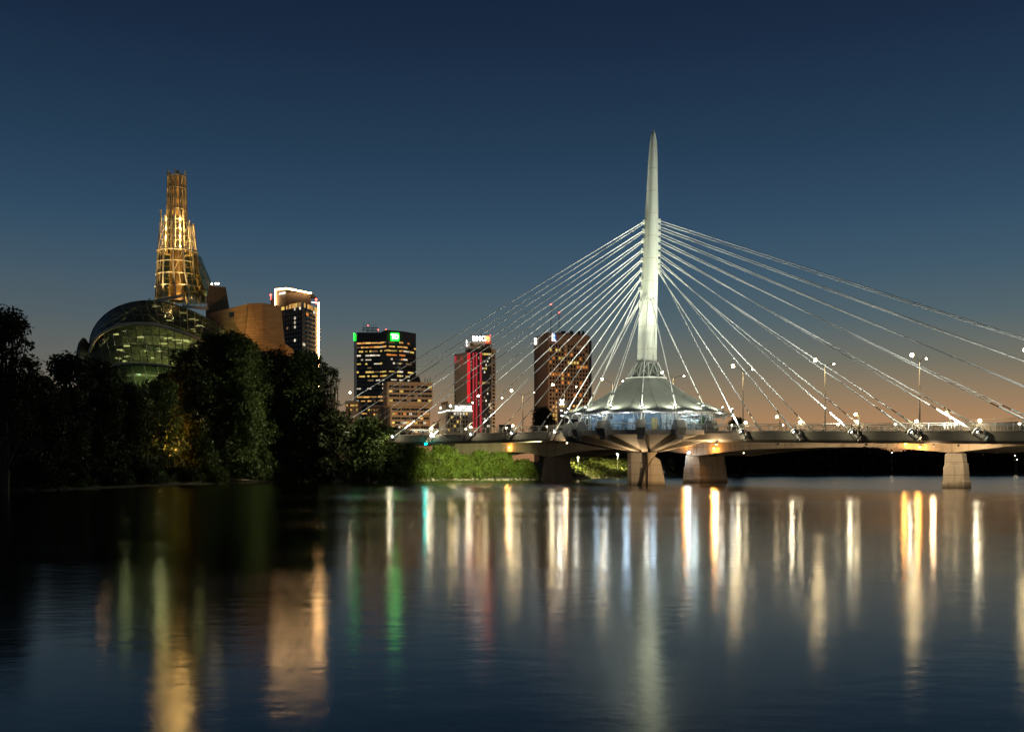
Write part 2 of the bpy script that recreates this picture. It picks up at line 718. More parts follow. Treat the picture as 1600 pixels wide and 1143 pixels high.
SHORE = [(-500, 118), (-250, 125), (-100, 132), (0, 140), (80, 150), (150, 162), (220, 182), (300, 205), (400, 228), (500, 246), (580, 255),
         (640, 261), (740, 268), (840, 273), (850, 282), (880, 296), (930, 320), (990, 345), (1050, 385), (1120, 425), (1250, 455),
         (1400, 465), (1600, 470), (1800, 465), (2300, 450)]
shore = []
for (a, b), (c, d) in zip(SHORE[:-1], SHORE[1:]):
    for k in range(6):
        px, Y = a + (c - a) * k / 6, b + (d - b) * k / 6
        shore.append(Vector(((px - 800) / F_PX * Y, Y + random.uniform(-.6, .6), 0)))


def bank_z(dy):
    pts = [(-6, -1.2), (0, -.05), (3, .55), (9, 1.6), (20, 3.4), (45, 5.0), (150, 6.0), (9000, 6.5)]
    for (a, b), (c, d) in zip(pts[:-1], pts[1:]):
        if dy <= c:
            return b + (d - b) * (dy - a) / (c - a)
    return 6.5


rows = []
for dy in (-6, 0, 1.5, 3, 6, 9, 14, 20, 30, 45, 80, 150, 600, 8800):
    rows.append([(p.x * (1 + dy / p.y), p.y + dy, bank_z(dy) + (random.uniform(-.18, .25) * min(1, dy / 4) if 0 < dy < 100 else 0)) for p in shore])
sheet('riverbank', rows, M['ground'])


def shore_y(px):
    for (a, b), (c, d) in zip(SHORE[:-1], SHORE[1:]):
        if px <= c:
            return b + (d - b) * (px - a) / (c - a)
    return SHORE[-1][1]


def ground_z(px, Y):
    return bank_z(Y - shore_y(px))


# ------------------------------------------------------------------ foliage
def leaf_mesh(name, pos, nrm, size, mat, droop=.0):
    """Many small leaf-cluster faces at the given points (bent quads)."""
    n = len(pos)
    t = rng.normal(size=(n, 3))
    nn = nrm + rng.normal(size=(n, 3)) * .7
    nn /= np.linalg.norm(nn, axis=1)[:, None]
    u = np.cross(nn, t)
    u /= np.linalg.norm(u, axis=1)[:, None] + 1e-9
    w = np.cross(nn, u)
    s = (size * rng.uniform(.55, 1.35, n))[:, None]
    asp = rng.uniform(.5, .95, n)[:, None]
    a = pos + u * s * .6
    b = pos + w * s * asp * .42 - nn * s * .12
    c = pos - u * s * .6
    d = pos - w * s * asp * .42 - nn * s * .12
    v = np.stack([a, b, c, d], 1).reshape(-1, 3)
    me = bpy.data.meshes.new(name)
    me.vertices.add(4 * n)
    me.loops.add(4 * n)
    me.polygons.add(n)
    me.vertices.foreach_set('co', v.astype(np.float32).ravel())
    me.loops.foreach_set('vertex_index', np.arange(4 * n, dtype=np.int32))
    me.polygons.foreach_set('loop_start', np.arange(0, 4 * n, 4, dtype=np.int32))
    me.polygons.foreach_set('loop_total', np.full(n, 4, dtype=np.int32))
    me.update(calc_edges=True)
    me.materials.append(mat)
    return me


def lobed_points(lobes, per_m2, fill=.25):
    ps, ns = [], []
    for c, r in lobes:
        c, r = np.array(c), np.array(r)
        area = 4 * math.pi * ((r[0] * r[1]) ** 1.6 / 3 + (r[0] * r[2]) ** 1.6 / 3 + (r[1] * r[2]) ** 1.6 / 3) ** (1 / 1.6)
        n = int(area * per_m2)
        d = rng.normal(size=(n, 3))
        d /= np.linalg.norm(d, axis=1)[:, None]
        rad = np.where(rng.random(n) < fill, rng.uniform(.35, .85, n), rng.uniform(.82, 1.12, n))
        # ragged clumps: the surface swells and dents
        k = rng.normal(size=(4, 3)) * 3.0
        rad *= 1 + .13 * np.sin(d @ k[0] + 1) + .11 * np.sin(d @ k[1] * 1.7) + .09 * np.sin(d @ k[2] * 2.6)
        far = rng.random(n) < .05            # stray sprays
        rad = np.where(far, rad * rng.uniform(1.0, 1.28, n), rad)
        ps.append(c + d * r * rad[:, None])
        ns.append(d * .8 + np.array([0, 0, .35]))
    return np.concatenate(ps), np.concatenate(ns)


def skinny(mb, p0, p1, r0, r1, bend=.1, n=3, sides=6):
    p0, p1 = Vector(p0), Vector(p1)
    L = (p1 - p0).length
    off = Vector((random.uniform(-1, 1), random.uniform(-1, 1), 0)) * L * bend
    prev, pr = p0, r0
    for i in range(1, n + 1):
        t = i / n
        q = p0.lerp(p1, t) + off * math.sin(math.pi * t)
        r = r0 + (r1 - r0) * t
        mb.tube(prev, q, pr, r, sides)
        prev, pr = q, r
    return prev


def tree(px, Y, top, hw, label, mat='leaf_dark', low=.12, dens=1.5, leaf=.62, nl=12, loose=False, name='broadleaf_tree', group=None, cat='tree', depth=.8, trunk_r=None, lr=1.0, wide=1.0):
    """A tree with trunk, limbs and a crown made of ragged clumps. TOP, HW in photograph pixels."""
    x = (px - 800) / F_PX * Y
    g = max(ground_z(px, Y), .1)
    H = ZA(top, Y) - g
    w = hw / F_PX * Y * wide
    t = thing(name, (x, Y, g), label, cat, group)
    base = Vector((x, Y, g))
    lobes = []
    tr = MB()
    rr = trunk_r or max(.09, H * .022)
    fork = base + Vector((random.uniform(-.3, .3), 0, H * (.3 if not loose else .4)))
    skinny(tr, base - Vector((0, 0, .3)), fork, rr * 1.25, rr * .8, .05)
    nl = int(nl * 1.6)
    for i in range(nl):
        a = 2 * math.pi * (i * .382 + random.uniform(-.1, .1))
        h = low + (1 - low) * ((i + .5) / nl) ** .8
        env = math.sin(math.pi * min(1, max(.1, .12 + .80 * h))) ** .55 if (loose or low > .1 or h > .5) else .97     # widest around mid-height
        rad = w * env * random.uniform(.45, .78)
        r = (w * random.uniform(.22, .42) * lr + .3) * (1 if not loose else .6)
        rz = r * random.uniform(.75, 1.05)
        zc = min(h * H, H - rz)
        c = base + Vector((math.cos(a) * max(0, rad - r * .35), math.sin(a) * max(0, rad - r * .35) * depth, zc))
        lobes.append((c, (r, r * .95, rz)))
        skinny(tr, fork if c.z > fork.z else base + Vector((0, 0, H * .12)), c, rr * .5, rr * .12, .08, 3, 5)
    lobes.append((base + Vector((0, 0, H - w * .36)), (w * .4, w * .4, w * .36)))
    skinny(tr, fork, base + Vector((0, 0, H * .9)), rr * .75, rr * .15, .03, 3)
    if not loose and low < .3:
        lobes.append((base + Vector((0, 0, H * .45)), (w * .58, w * .55 * depth, H * .38)))
    tr.build('trunk', M['bark'], t)
    ps, ns = lobed_points(lobes, dens / leaf ** 2 * 1.75, .3 if not loose else .45)
    ps = ps[ps[:, 2] > g + .05]
    ns = ns[:len(ps)]
    me = leaf_mesh('crown', ps - np.array(base), ns, leaf, M[mat])
    link('crown', me, base, t)
    return t


tree(6, 133, 484, 78, 'tall loose-crowned dark tree at the far left edge of the picture', low=.22, dens=.95, nl=26, loose=True, leaf=.5)
tree(60, 147, 585, 46, 'dark bushy tree just right of the tall tree on the left edge', low=.05, nl=10, wide=1.3, lr=.85)
tree(105, 160, 552, 44, 'dark tree left of the dark lobe of the curved glass building', low=.04, nl=12, wide=1.3, lr=.85)
tree(155, 178, 562, 36, 'dark tree covering the left foot of the curved glass building', low=.04, nl=11, wide=1.3, lr=.85)
tree(205, 196, 600, 40, 'low dark tree below the green lit lowest glass of the museum', 'leaf_dark', low=.04, nl=10, wide=1.3, lr=.85)
tree(252, 208, 592, 38, 'tree glowing orange from a lamp inside it, below the glass building', 'leaf_mid', low=.06, dens=.8, nl=12, wide=1.3, lr=.85)
tree(300, 216, 548, 40, 'dark tree left of the biggest tree, in front of the glass wall', low=.04, nl=12, wide=1.3, lr=.85)
tree(352, 222, 523, 66, 'biggest rounded green tree in front of the orange stone blocks', 'leaf_mid', low=.02, nl=18, dens=1.7, wide=1.3, lr=.85)
tree(425, 240, 548, 48, 'dark tree between the biggest tree and the outlined tower', 'leaf_dark', low=.04, nl=12, wide=1.3, lr=.85)
tree(474, 238, 552, 50, 'rounded green tree in front of the tower with the light outline', 'leaf_mid', low=.02, nl=16, wide=1.3, lr=.85)
tree(516, 236, 572, 27, 'slender loose tree at the right foot of the light outline', 'leaf_dark', low=.4, dens=.8, nl=14, loose=True, leaf=.5)
tree(522, 234, 640, 34, 'low dark tree under the slender loose tree', 'leaf_dark', low=.02, nl=10, wide=1.3, lr=.85)
tree(575, 236, 655, 38, 'dark green tree hiding the left ends of the bridge cables', 'leaf_mid', low=.02, nl=12, wide=1.3, lr=.85)
tree(618, 238, 668, 30, 'dark green tree at the left end of the footbridge deck', 'leaf_mid', low=.02, nl=10, wide=1.3, lr=.85)
tree(20, 165, 600, 60, 'dark tree behind the shore trees at the left edge', low=.02, nl=12, wide=1.3, lr=.85)
tree(130, 200, 610, 60, 'dark tree behind the shore in front of the dark museum lobe', low=.02, nl=12, wide=1.3, lr=.85)
tree(385, 252, 600, 60, 'dark tree behind the biggest rounded tree', low=.02, nl=12, wide=1.3, lr=.85)

tree(395, 234, 549, 40, 'rounded tree just right of the biggest tree top', 'leaf_mid', low=.02, nl=14, wide=1.3, lr=.85)
tree(272, 228, 582, 40, 'dark tree behind the orange glow below the glass wall', 'leaf_dark', low=.02, nl=12, wide=1.3, lr=.85)
for px, Y, top, hw, lab, mt in [
        (650, 262, 690, 26, 'dark green willow shrub below the teal light', 'leaf_lit'),
        (690, 268, 692, 30, 'tallest willow shrub on the bank under the bridge deck', 'leaf_lit'),
        (722, 271, 703, 26, 'green willow shrub right of the tallest shrub', 'leaf_lit'),
        (752, 274, 702, 26, 'bright green willow shrub under the orange lit girder', 'leaf_lit'),
        (784, 276, 705, 26, 'bright green willow shrub second from the tip of the bank', 'leaf_lit'),
        (816, 277, 712, 24, 'brightest yellow-green willow shrub at the tip of the bank', 'leaf_lit'),
        (610, 256, 700, 30, 'dark green shrub at the waterline left of the willows', 'leaf_mid'),
        (560, 252, 706, 30, 'dark green shrub at the waterline right of the mooring posts', 'leaf_mid'),
        (95, 158, 727, 46, 'dark bush at the waterline far left', 'leaf_dark'),
        (165, 172, 728, 40, 'dark bush at the waterline below the dark museum lobe', 'leaf_dark'),
        (225, 189, 727, 36, 'dark bush at the waterline below the glass building', 'leaf_dark'),
        (285, 206, 728, 34, 'dark bush at the waterline right of the orange glow', 'leaf_dark'),
        (335, 216, 729, 28, 'dark bush at the waterline below the biggest tree', 'leaf_mid'),
        (390, 229, 724, 24, 'dark bush at the waterline beside the driftwood', 'leaf_mid'),
        (445, 236, 716, 22, 'small rounded shrub at the waterline left of the mooring posts', 'leaf_mid'),
        (500, 247, 700, 26, 'shrub at the waterline just behind the mooring posts', 'leaf_mid')]:
    tree(px, Y + random.uniform(-3, 1), top + random.uniform(-3, 8), hw * random.uniform(.9, 1.1), lab, mt, low=.0, dens=1.2, leaf=.42, nl=14, lr=.8, name='willow_shrub', cat='shrub', group='shrubs along the waterline')
tree(848, 430, 636, 25, 'dark rounded tree beyond the bridge left of the pavilion', 'leaf_dark', low=.12, nl=12, leaf=.7)
tree(905, 345, 655, 18, 'dark tree beyond the bridge hidden behind the pavilion edge', 'leaf_dark', low=.1, nl=8, leaf=.7)
tree(1150, 445, 652, 24, 'dark low tree beyond the bridge right of the pavilion', 'leaf_dark', low=.1, nl=8, leaf=.7)


def scatter(name, spots, mat, size, tall=1.0, kind='stuff'):
    ps = np.array(spots)
    ns = rng.normal(size=(len(ps), 3)) * .5 + np.array([0, -.3, .8])
    o = link(name, leaf_mesh(name, ps, ns, size, mat), (0, 0, 0))
    o['kind'] = kind
    return o


# grass on the bank seen under the bridge, and weeds along the whole waterline
sp = []
for _ in range(16000):
    px = random.uniform(862, 1015)
    dy = random.uniform(2.0, 60)
    Y = shore_y(px) + dy
    hum = .5 + .5 * math.sin(px * .09 + dy * .2) * math.sin(px * .031)
    sp.append(((px - 800) / F_PX * Y, Y, bank_z(dy) + random.random() ** 1.3 * (1.1 + 1.4 * hum * min(1, dy / 20))))
scatter('bank_grass', sp, M['leaf_grass'], .45)
sp = []
for _ in range(22000):
    px = random.uniform(-60, 560)
    dy = random.uniform(7, 26)
    Y = shore_y(px) + dy
    sp.append(((px - 800) / F_PX * Y, Y, bank_z(dy) + random.random() ** 1.2 * (4.2 + 1.6 * math.sin(px * .08) + 1.2 * math.sin(px * .23))))
scatter('thicket', sp, M['leaf_dark'], .75)
sp = []
for _ in range(46000):
    px = random.uniform(-80, 845) if random.random() < .5 else random.uniform(60, 420)
    dy = abs(random.gauss(0, 10)) + 1.0 + 1.3 * math.sin(px * .05) ** 2
    Y = shore_y(px) + dy
    sp.append(((px - 800) / F_PX * Y, Y, bank_z(dy) + random.random() ** 1.6 * (1.0 + 1.2 * math.sin(px * .13) ** 2)))
scatter('undergrowth', sp, M['leaf_mid'], .40)
# the far wooded bank seen under the road bridge: one dark mass
sp = []
for _ in range(52000):
    px = random.uniform(845, 2100)
    dy = random.uniform(2, 40) if px > 1045 else random.uniform(75, 110)
    Y = shore_y(px) + dy
    h = 10 + 2.0 * math.sin(px * .021) + 1.5 * math.sin(px * .07 + 1)
    sp.append(((px - 800) / F_PX * Y, Y, bank_z(dy) + h * random.random()))
scatter('far_woods', sp, M['far_tree'], 2.2)

st_ = MB()
for _ in range(420):
    px = random.uniform(520, 1000)
    dy = random.uniform(-.6, 2.4)
    Y = shore_y(px) + dy
    r = random.uniform(.10, .42)
    c = Vector(((px - 800) / F_PX * Y, Y, bank_z(dy) + r * .2))
    k = [Vector((math.cos(a) * r * random.uniform(.7, 1.3), math.sin(a) * r * random.uniform(.7, 1.2), 0)) for a in (0, 1.25, 2.5, 3.77, 5.0)]
    st_.hexa([c + q - Vector((0, 0, r * .4)) for q in k], [c + q * .6 + Vector((0, 0, r * random.uniform(.3, .6))) for q in k])
o_ = st_.build('shore_stones', pbr('shore_stone', (.26, .23, .19), .85, var=.3, scale=2))
o_['kind'] = 'stuff'

# ------------------------------------------------------------------ footbridge geometry
M0 = Vector((26.2, 194.5, 0))
DB = Vector((.7663, -.6425, 0))          # along the bridge towards the right, coming nearer
NB = Vector((.6425, .7663, 0))           # across, away from the camera
HWID = 3.6


def dz(t):                                # deck level
    return 10.75 - .022 * (t + 20) if t > -20 else 10.75 + .0015 * (-20 - t)


def bp(t, off, z=0.0):
    return Vector((M0.x + DB.x * t + NB.x * off, M0.y + DB.y * t + NB.y * off, z))


def t_at(px, off):
    lo, hi = -190.0, 170.0
    for _ in range(60):
        m = (lo + hi) / 2
        if PX(bp(m, off)) < px:
            lo = m
        else:
            hi = m
    return (lo + hi) / 2


MX = 1010.0
br = thing('cable_stayed_footbridge', (M0.x, M0.y, 0), 'cable-stayed footbridge with one tall white mast and fans of white cables', 'bridge')
T0, T1 = -150, 140
sec = [(-HWID, 0), (-HWID - .12, -.18), (-HWID + .25, -1.35), (-HWID + .9, -1.75), (HWID - .9, -1.75), (HWID - .25, -1.35), (HWID + .12, -.18), (HWID, 0)]
loops = [[bp(t, o, dz(t) + z) for o, z in sec] for t in np.linspace(T0, T1, 30)]
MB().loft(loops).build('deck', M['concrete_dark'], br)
for s in (-1, 1):
    lp = [[bp(t, s * (HWID - .02) + o, dz(t) + z) for o, z in ((-.16, .004), (.16, .004), (.16, .16), (-.16, .16))] for t in np.linspace(T0, T1, 30)]
    MB().loft(lp).build('kerb', M['concrete'], br)


def plate(t0, t1, off0, off1):
    return [bp(t0, off0), bp(t1, off0), bp(t1, off1), bp(t0, off1)]


# round plaza with ribs, soffit and blocks
RP = 15.3
PZ = dz(0) + .05


def pc(a, r, z):                          # a = angle seen from above, 0 = towards the camera, positive to the right
    return Vector((M0.x + math.sin(a) * r, M0.y - math.cos(a) * r, z))


ring = [R(a) for a in range(-112, 113, 7)]
mb = MB()
nR = len(ring)
top = [pc(a, RP, PZ) for a in ring]
mb.hexa([Vector((p.x, p.y, PZ - .85)) for p in top], top)
mb.build('plaza_slab', M['concrete'], br)
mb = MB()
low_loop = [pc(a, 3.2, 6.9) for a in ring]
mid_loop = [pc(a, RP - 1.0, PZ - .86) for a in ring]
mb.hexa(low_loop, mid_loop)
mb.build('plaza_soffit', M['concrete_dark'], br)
BLK_PX = [881, 905, 943, 1001, 1061, 1111]
BLK = []
for px in BLK_PX:
    best = min((abs(PX(pc(R(a / 4), RP, 0)) - px), a / 4) for a in range(-440, 441))
    BLK.append(R(best[1]))
BLK += [R(100)]
for k, a in enumerate(BLK[:6]):
    rad = Vector((math.sin(a), -math.cos(a), 0))
    tan = Vector((math.cos(a), math.sin(a), 0))

    def bl(r, z, s):
        return M0 + rad * r + tan * s + Vector((0, 0, z))
    prof = [(RP - 1.6, PZ + .1), (RP - .5, PZ + 1.75), (RP + .55, PZ + 1.75), (RP + 1.25, PZ + .3), (RP + .7, PZ - .95), (RP - .9, PZ - 1.1)]
    MB().hexa([bl(r, z, -.85) for r, z in prof], [bl(r, z, .85) for r, z in prof]).build('anchor_block', M['concrete_dark'], br)
    rib = [(2.2, 6.3), (RP + .4, PZ - 1.75), (RP + .5, PZ - .9), (2.2, 8.4)]
    MB().hexa([bl(r, z, -.62) for r, z in rib], [bl(r, z, .62) for r, z in rib]).build('rib', M['concrete'], br)

# pier under the mast
Yp = M0.y - 2.0


def fr(poly, Y0, Y1):
    return [P(a, b, Y0) for a, b in poly], [Vector((P(a, b, Y0).x, Y1, P(a, b, Y0).z)) for a, b in poly]


c0, c1 = fr([(986, 761), (1011.5, 761), (1011.5, 697), (986, 697)], Yp, Yp + 6)
MB().hexa(c0, c1).build('pier', M['concrete'], br)
c0, c1 = fr([(1012.2, 761), (1041, 761), (1031.5, 718), (1023, 712.5), (1012.2, 728)], Yp - 1.2, Yp + 5)
MB().hexa(c0, c1).build('pier_buttress', M['concrete_warm'], br)
c0, c1 = fr([(1012, 697), (1034, 694), (1023, 712), (1012, 727)], Yp - .9, Yp + 5.5)
MB().hexa(c0, c1).build('pier_bracket', M['concrete_warm'], br)
c0, c1 = fr([(1002, 761), (1012.5, 761), (1012.5, 728), (1008, 735)], Yp - .8, Yp + 1)
MB().hexa(c0, c1).build('pier_fin', M['concrete_warm'], br)

# mast: a leaning faceted needle
MAST = [(757, 1009, 13.5, 13.5), (700, 1009, 13.5, 13.5), (600, 1010, 15.5, 13), (566, 1011, 15.2, 13), (520, 1012, 14.8, 12.6), (470, 1013.5, 14.0, 12), (420, 1016, 12.6, 11), (350, 1018, 11.2, 10), (300, 1019.3, 9.0, 8.5),
        (250, 1020.4, 7.2, 6.8), (222, 1021, 5.4, 5.2), (209, 1021, 3.4, 3.2), (204.5, 1021, 1.4, 1.4)]
YM = M0.y
loops = []
ctr = lambda py: np.interp(py, [m[0] for m in MAST][::-1], [m[1] for m in MAST][::-1])
hwd = lambda py: np.interp(py, [m[0] for m in MAST][::-1], [m[2] for m in MAST][::-1])
for py in [620, 600, 566, 540, 520, 495, 470, 445, 420, 385, 350, 325, 300, 275, 250, 235, 222, 214, 209, 206, 204.5]:
    c = P(ctr(py), py, YM)
    w = hwd(py) / F_PX * YM
    q = [(-1, .10), (-.80, -.40), (-.30, -.78), (.12, -.86), (.55, -.74), (.9, -.36), (1, .1), (.8, .6), (.3, .9), (-.3, .9), (-.8, .6)]
    loops.append([c + Vector((a * w, b * w * 1.25, 0)) for a, b in q])
mast = MB().loft(loops).build('mast', M['mast_paint'], br)
bm = bmesh.new()
bm.from_mesh(mast.data)
for f in bm.faces:
    f.smooth = True
for e in bm.edges:
    if len(e.link_faces) == 2 and e.calc_face_angle(0) > R(34):
        e.smooth = False
bm.to_mesh(mast.data)
bm.free()


def mast_pt(py, side, out=0.0, fr_=0.0):
    c = P(ctr(py), py, YM)
    w = hwd(py) / F_PX * YM
    return c + Vector((side * (w + out), fr_ * w, 0))


CABLE_R = .09


def cable(top, bot, glow=True, sheath=.105):
    d = bot - top
    L = d.length
    a = bot - d.normalized() * L * sheath
    b = bot - d.normalized() * L * (sheath + .018)
    c = MB().tube(top, b, CABLE_R, CABLE_R, 10).build('cable', M['cable_white'], br, smooth=True)
    MB().tube(b, a, CABLE_R * .95, CABLE_R * .95, 6).build('damper', M['rubber'], c)
    MB().tube(a, bot, .15, .15, 8).build('cable_sheath', M['white_paint'], c)


FL = (.97, 1.0, .88)
right_near = [t_at(p, -HWID) for p in (1162, 1245, 1335, 1428, 1530)]
while len(right_near) < 9:
    right_near.append(right_near[-1] + 10.1)
left_near = [t_at(p, -HWID) for p in (868, 801, 738, 676, 616, 558, 501, 446)]
LAMP_N = []
for side, ts, ys in ((1, right_near, [424, 417, 408, 397, 386, 375, 365, 355, 345.5]), (-1, left_near, [452, 436, 421, 406, 391, 376, 361, 347])):
    for t, py in zip(ts, ys):
        for off in (-HWID, HWID):
            s = -1 if off < 0 else 1
            o = off + s * .55
            z = dz(t) - .25
            anchor = bp(t, o, z)
            top = mast_pt(py + (2.5 if s > 0 else 0), side, .25, .25 * s)
            cable(top, anchor)
            # anchor pod: a drum in a bracket on the deck edge, lit by its own flood lamp
            ax = (top - anchor).normalized()
            mb = MB().tube(anchor - ax * 1.3, anchor + ax * .55, .62, .52, 12)
            pod = mb.build('anchor_pod', M['steel_dark'], br)
            MB().tube(anchor - ax * 1.45, anchor - ax * 1.31, .42, .42, 10).build('anchor_plate', M['white_paint'], pod)
            MB().tube(anchor + ax * .56, anchor + ax * .70, .60, .60, 12).build('collar', M['white_paint'], pod)
            mb = MB()
            mb.hexa([bp(t + side * .75, o + s * .5, z - 1.2), bp(t + side * 1.15, o + s * .5, z - 1.2), bp(t + side * .9, o + s * .35, z + .3), bp(t + side * .75, o + s * .35, z + .3)],
                    [bp(t + side * .75, off - s * .3, z - 1.2), bp(t + side * 1.15, off - s * .3, z - 1.2), bp(t + side * .9, off - s * .3, z + .3), bp(t + side * .75, off - s * .3, z + .3)])
            mb.build('anchor_bracket', M['concrete'], br)
            lp = bp(t + (.2 if side > 0 else .9), o + s * 1.0, z + .15)
            if s < 0 and ts.index(t) % 2 == 0:
                spot_light(lp + ax * .3 - NB * .6, P(ctr(py) + side * 70, 430, YM), FL, 36000, 58, .8)
            if s < 0:
                point_light(lp - NB * .9 - Vector((0, 0, .3)), (1, .86, .55), 210, .12, 'anchor_spill')
            if s < 0:
                lf = MB().tube(lp - ax * .35, lp, .20, .26, 8).build('anchor_floodlight', M['steel_dark'], br)
                MB().tube(lp + ax * .005, lp + ax * .06, .22, .22, 8).build('lamp_glass', M['lamp_flood'], lf)
        MB().box(mast_pt(py, side, .1), (.5, .9, .7)).build('cable_bracket', M['mast_paint'], br)
# stays to the plaza blocks
for a, px in zip(BLK[:6], (1004, 1005, 1007, 1011, 1015, 1018)):
    bot = pc(a, RP + .1, PZ + 1.5)
    for k in ((-.18, .18) if px in (1007, 1004) else (0,)):
        tan = Vector((math.cos(a), math.sin(a), 0))
        py = 466 if px > 1008 else 462
        top = P(px + k * 6, py, YM)
        top.y = YM - (hwd(py) / F_PX * YM) * (.95 if px > 1006 else .6)
        cable(top, bot + tan * k * 1.6, sheath=.2)

# railings of the footbridge
post_me = None
for off in (-HWID + .12, HWID - .12):
    for hgt, r in ((1.38, .055), (1.05, .035), (.28, .03)):
        mb = MB()
        for a, b in zip(np.linspace(T0, T1, 26)[:-1], np.linspace(T0, T1, 26)[1:]):
            mb.bar(bp(a, off, dz(a) + hgt), bp(b, off, dz(b) + hgt), r * 2, r * 2)
        mb.build('handrail' if hgt > 1.2 else 'rail', M['rail'], br)
    t = -100.0
    while t < 105:
        if abs(t) > 13.5 or off > 0:
            o = bp(t, off, dz(t))
            if post_me is None:
                pm = MB().box((0, 0, .69), (.11, .16, 1.38)).build('railing_post', M['rail'], br, o=(0, 0, 0))
                post_me = pm.data
                bpy.data.objects.remove(pm)
            link('railing_post', post_me, o + Vector((0, 0, .17)) * 0, br, math.atan2(DB.y, DB.x))
        t += 2.45
    mb = MB()
    t = -100.0
    k = 0
    while t < 105:
        if (abs(t) > 13.5 or off > 0) and (k // 5) % 2 == 0:
            mb.bar(bp(t, off, dz(t) + .28), bp(t, off, dz(t) + 1.05), .035, .035)
        t += .49
        k += 1
    mb.build('railing_pickets', M['rail'], br)['kind'] = 'stuff'
# plaza rail
mb = MB()
pa = [R(a) for a in np.linspace(-82, 82, 42)]
for h in (1.12, .6):
    for a, b in zip(pa[:-1], pa[1:]):
        mb.tube(pc(a, RP - 1.9, PZ + h), pc(b, RP - 1.9, PZ + h), .03, .03, 4)
mb.build('rail', M['rail'], br)
for a in pa[::3]:
    MB().tube(pc(a, RP - 1.9, PZ), pc(a, RP - 1.9, PZ + 1.15), .035, .035, 5).build('railing_post', M['rail'], br)

# small floodlights on short posts along the deck, one row on each edge
FLOOD_NEAR = [(1143, 'just right of the pavilion'), (1223, 'before the second anchor right of the pavilion'), (1309, 'before the third anchor right of the pavilion'), (1399, 'before the fourth anchor right of the pavilion'), (1493, 'before the fifth anchor right of the pavilion'), (1593, 'at the right edge of the picture'),
              (855, 'just left of the pavilion'), (791, 'in front of the low shed on the skyline'), (728, 'in front of the low building with the light line')]
FLOOD_FAR = [(1165, 'behind the first anchor right of the pavilion'), (1250, 'behind the second anchor right of the pavilion'), (1339, 'behind the third anchor right of the pavilion'), (1432, 'behind the fourth anchor right of the pavilion'), (1531, 'behind the fifth anchor right of the pavilion'),
             (801, 'second left of the pavilion'), (735.5, 'below the red striped tower'), (674, 'at the left end of the visible deck')]
for lst, off, z, nm, gr in ((FLOOD_NEAR, -HWID + .45, 1.05, 'near', 'small lamps on the near edge of the footbridge'), (FLOOD_FAR, HWID - .45, 1.75, 'far', 'small lamps on the far edge of the footbridge')):
    for px, where in lst:
        t = t_at(px, off)
        b = bp(t, off, dz(t))
        th = thing('deck_lamp', b, ('low' if nm == 'near' else 'taller') + ' lamp on the %s rail, %s' % (nm, where), 'lamp', gr)
        MB().tube(b, b + Vector((0, 0, z)), .06, .05, 6).build('post', M['rail'], th)
        MB().sphere(b + Vector((0, 0, z + .16)), .19 if nm == 'near' else .26, 8, 5).build('globe', M['lamp_dim'] if nm == 'near' else M['lamp_soft'], th)

# curved promenade lamps
for px, tx, ty, lx, ly, lab in [(1217, 1214.5, 645, 1213.5, 651, 'first'), (1341, 1337.5, 641, 1336.5, 647, 'second'), (1483, 1478.5, 637, 1478, 645, 'third')]:
    off = HWID - .9
    t = t_at(px, off)
    b = bp(t, off, dz(t))
    th = thing('curved_lamp_post', b, 'curved cream lamp post leaning left on the footbridge, %s from the pavilion' % lab, 'lamp post', 'curved lamp posts on the footbridge')
    Y = b.y
    tip = P(tx, ty, Y)
    pts = [b, b.lerp(tip, .35) + DB * .35, b.lerp(tip, .7) + DB * .32, tip]
    mb = MB()
    rs = [.17, .15, .12, .07]
    for i in range(3):
        mb.tube(pts[i], pts[i + 1], rs[i], rs[i + 1], 7)
    mb.build('post', pbr('cream_paint', (.75, .62, .36), .5) if 'cream' not in M else M['cream'], th)
    lp = P(lx, ly, Y)
    MB().tube(tip - Vector((0, 0, .08)), lp + Vector((0, 0, .25)), .03, .03, 4).build('hanger', M['rail'], th)
    MB().sphere(lp, .24, 8, 5).build('lantern', M['lamp_dim'], th)

# ------------------------------------------------------------------ pavilion on the plaza
pv = thing('round_pavilion', (M0.x, M0.y, PZ), 'round glass pavilion with grey tent-like roof wrapped around the foot of the mast', 'pavilion')
NP = 18
RE, RT = 16.4, 3.9
ZE, ZT = 13.75, ZA(592, YM)
pang = [R(-180 + 360 / NP * i) for i in range(NP + 1)]


def roof_pt(a, s, cup):
    r = RT + (RE - RT) * s
    z = ZT + (ZE - ZT) * s - 1.0 * math.sin(math.pi * s ** .85) * (1 - .35 * s) + .03 * cup * s * s
    return pc(a, r, z)


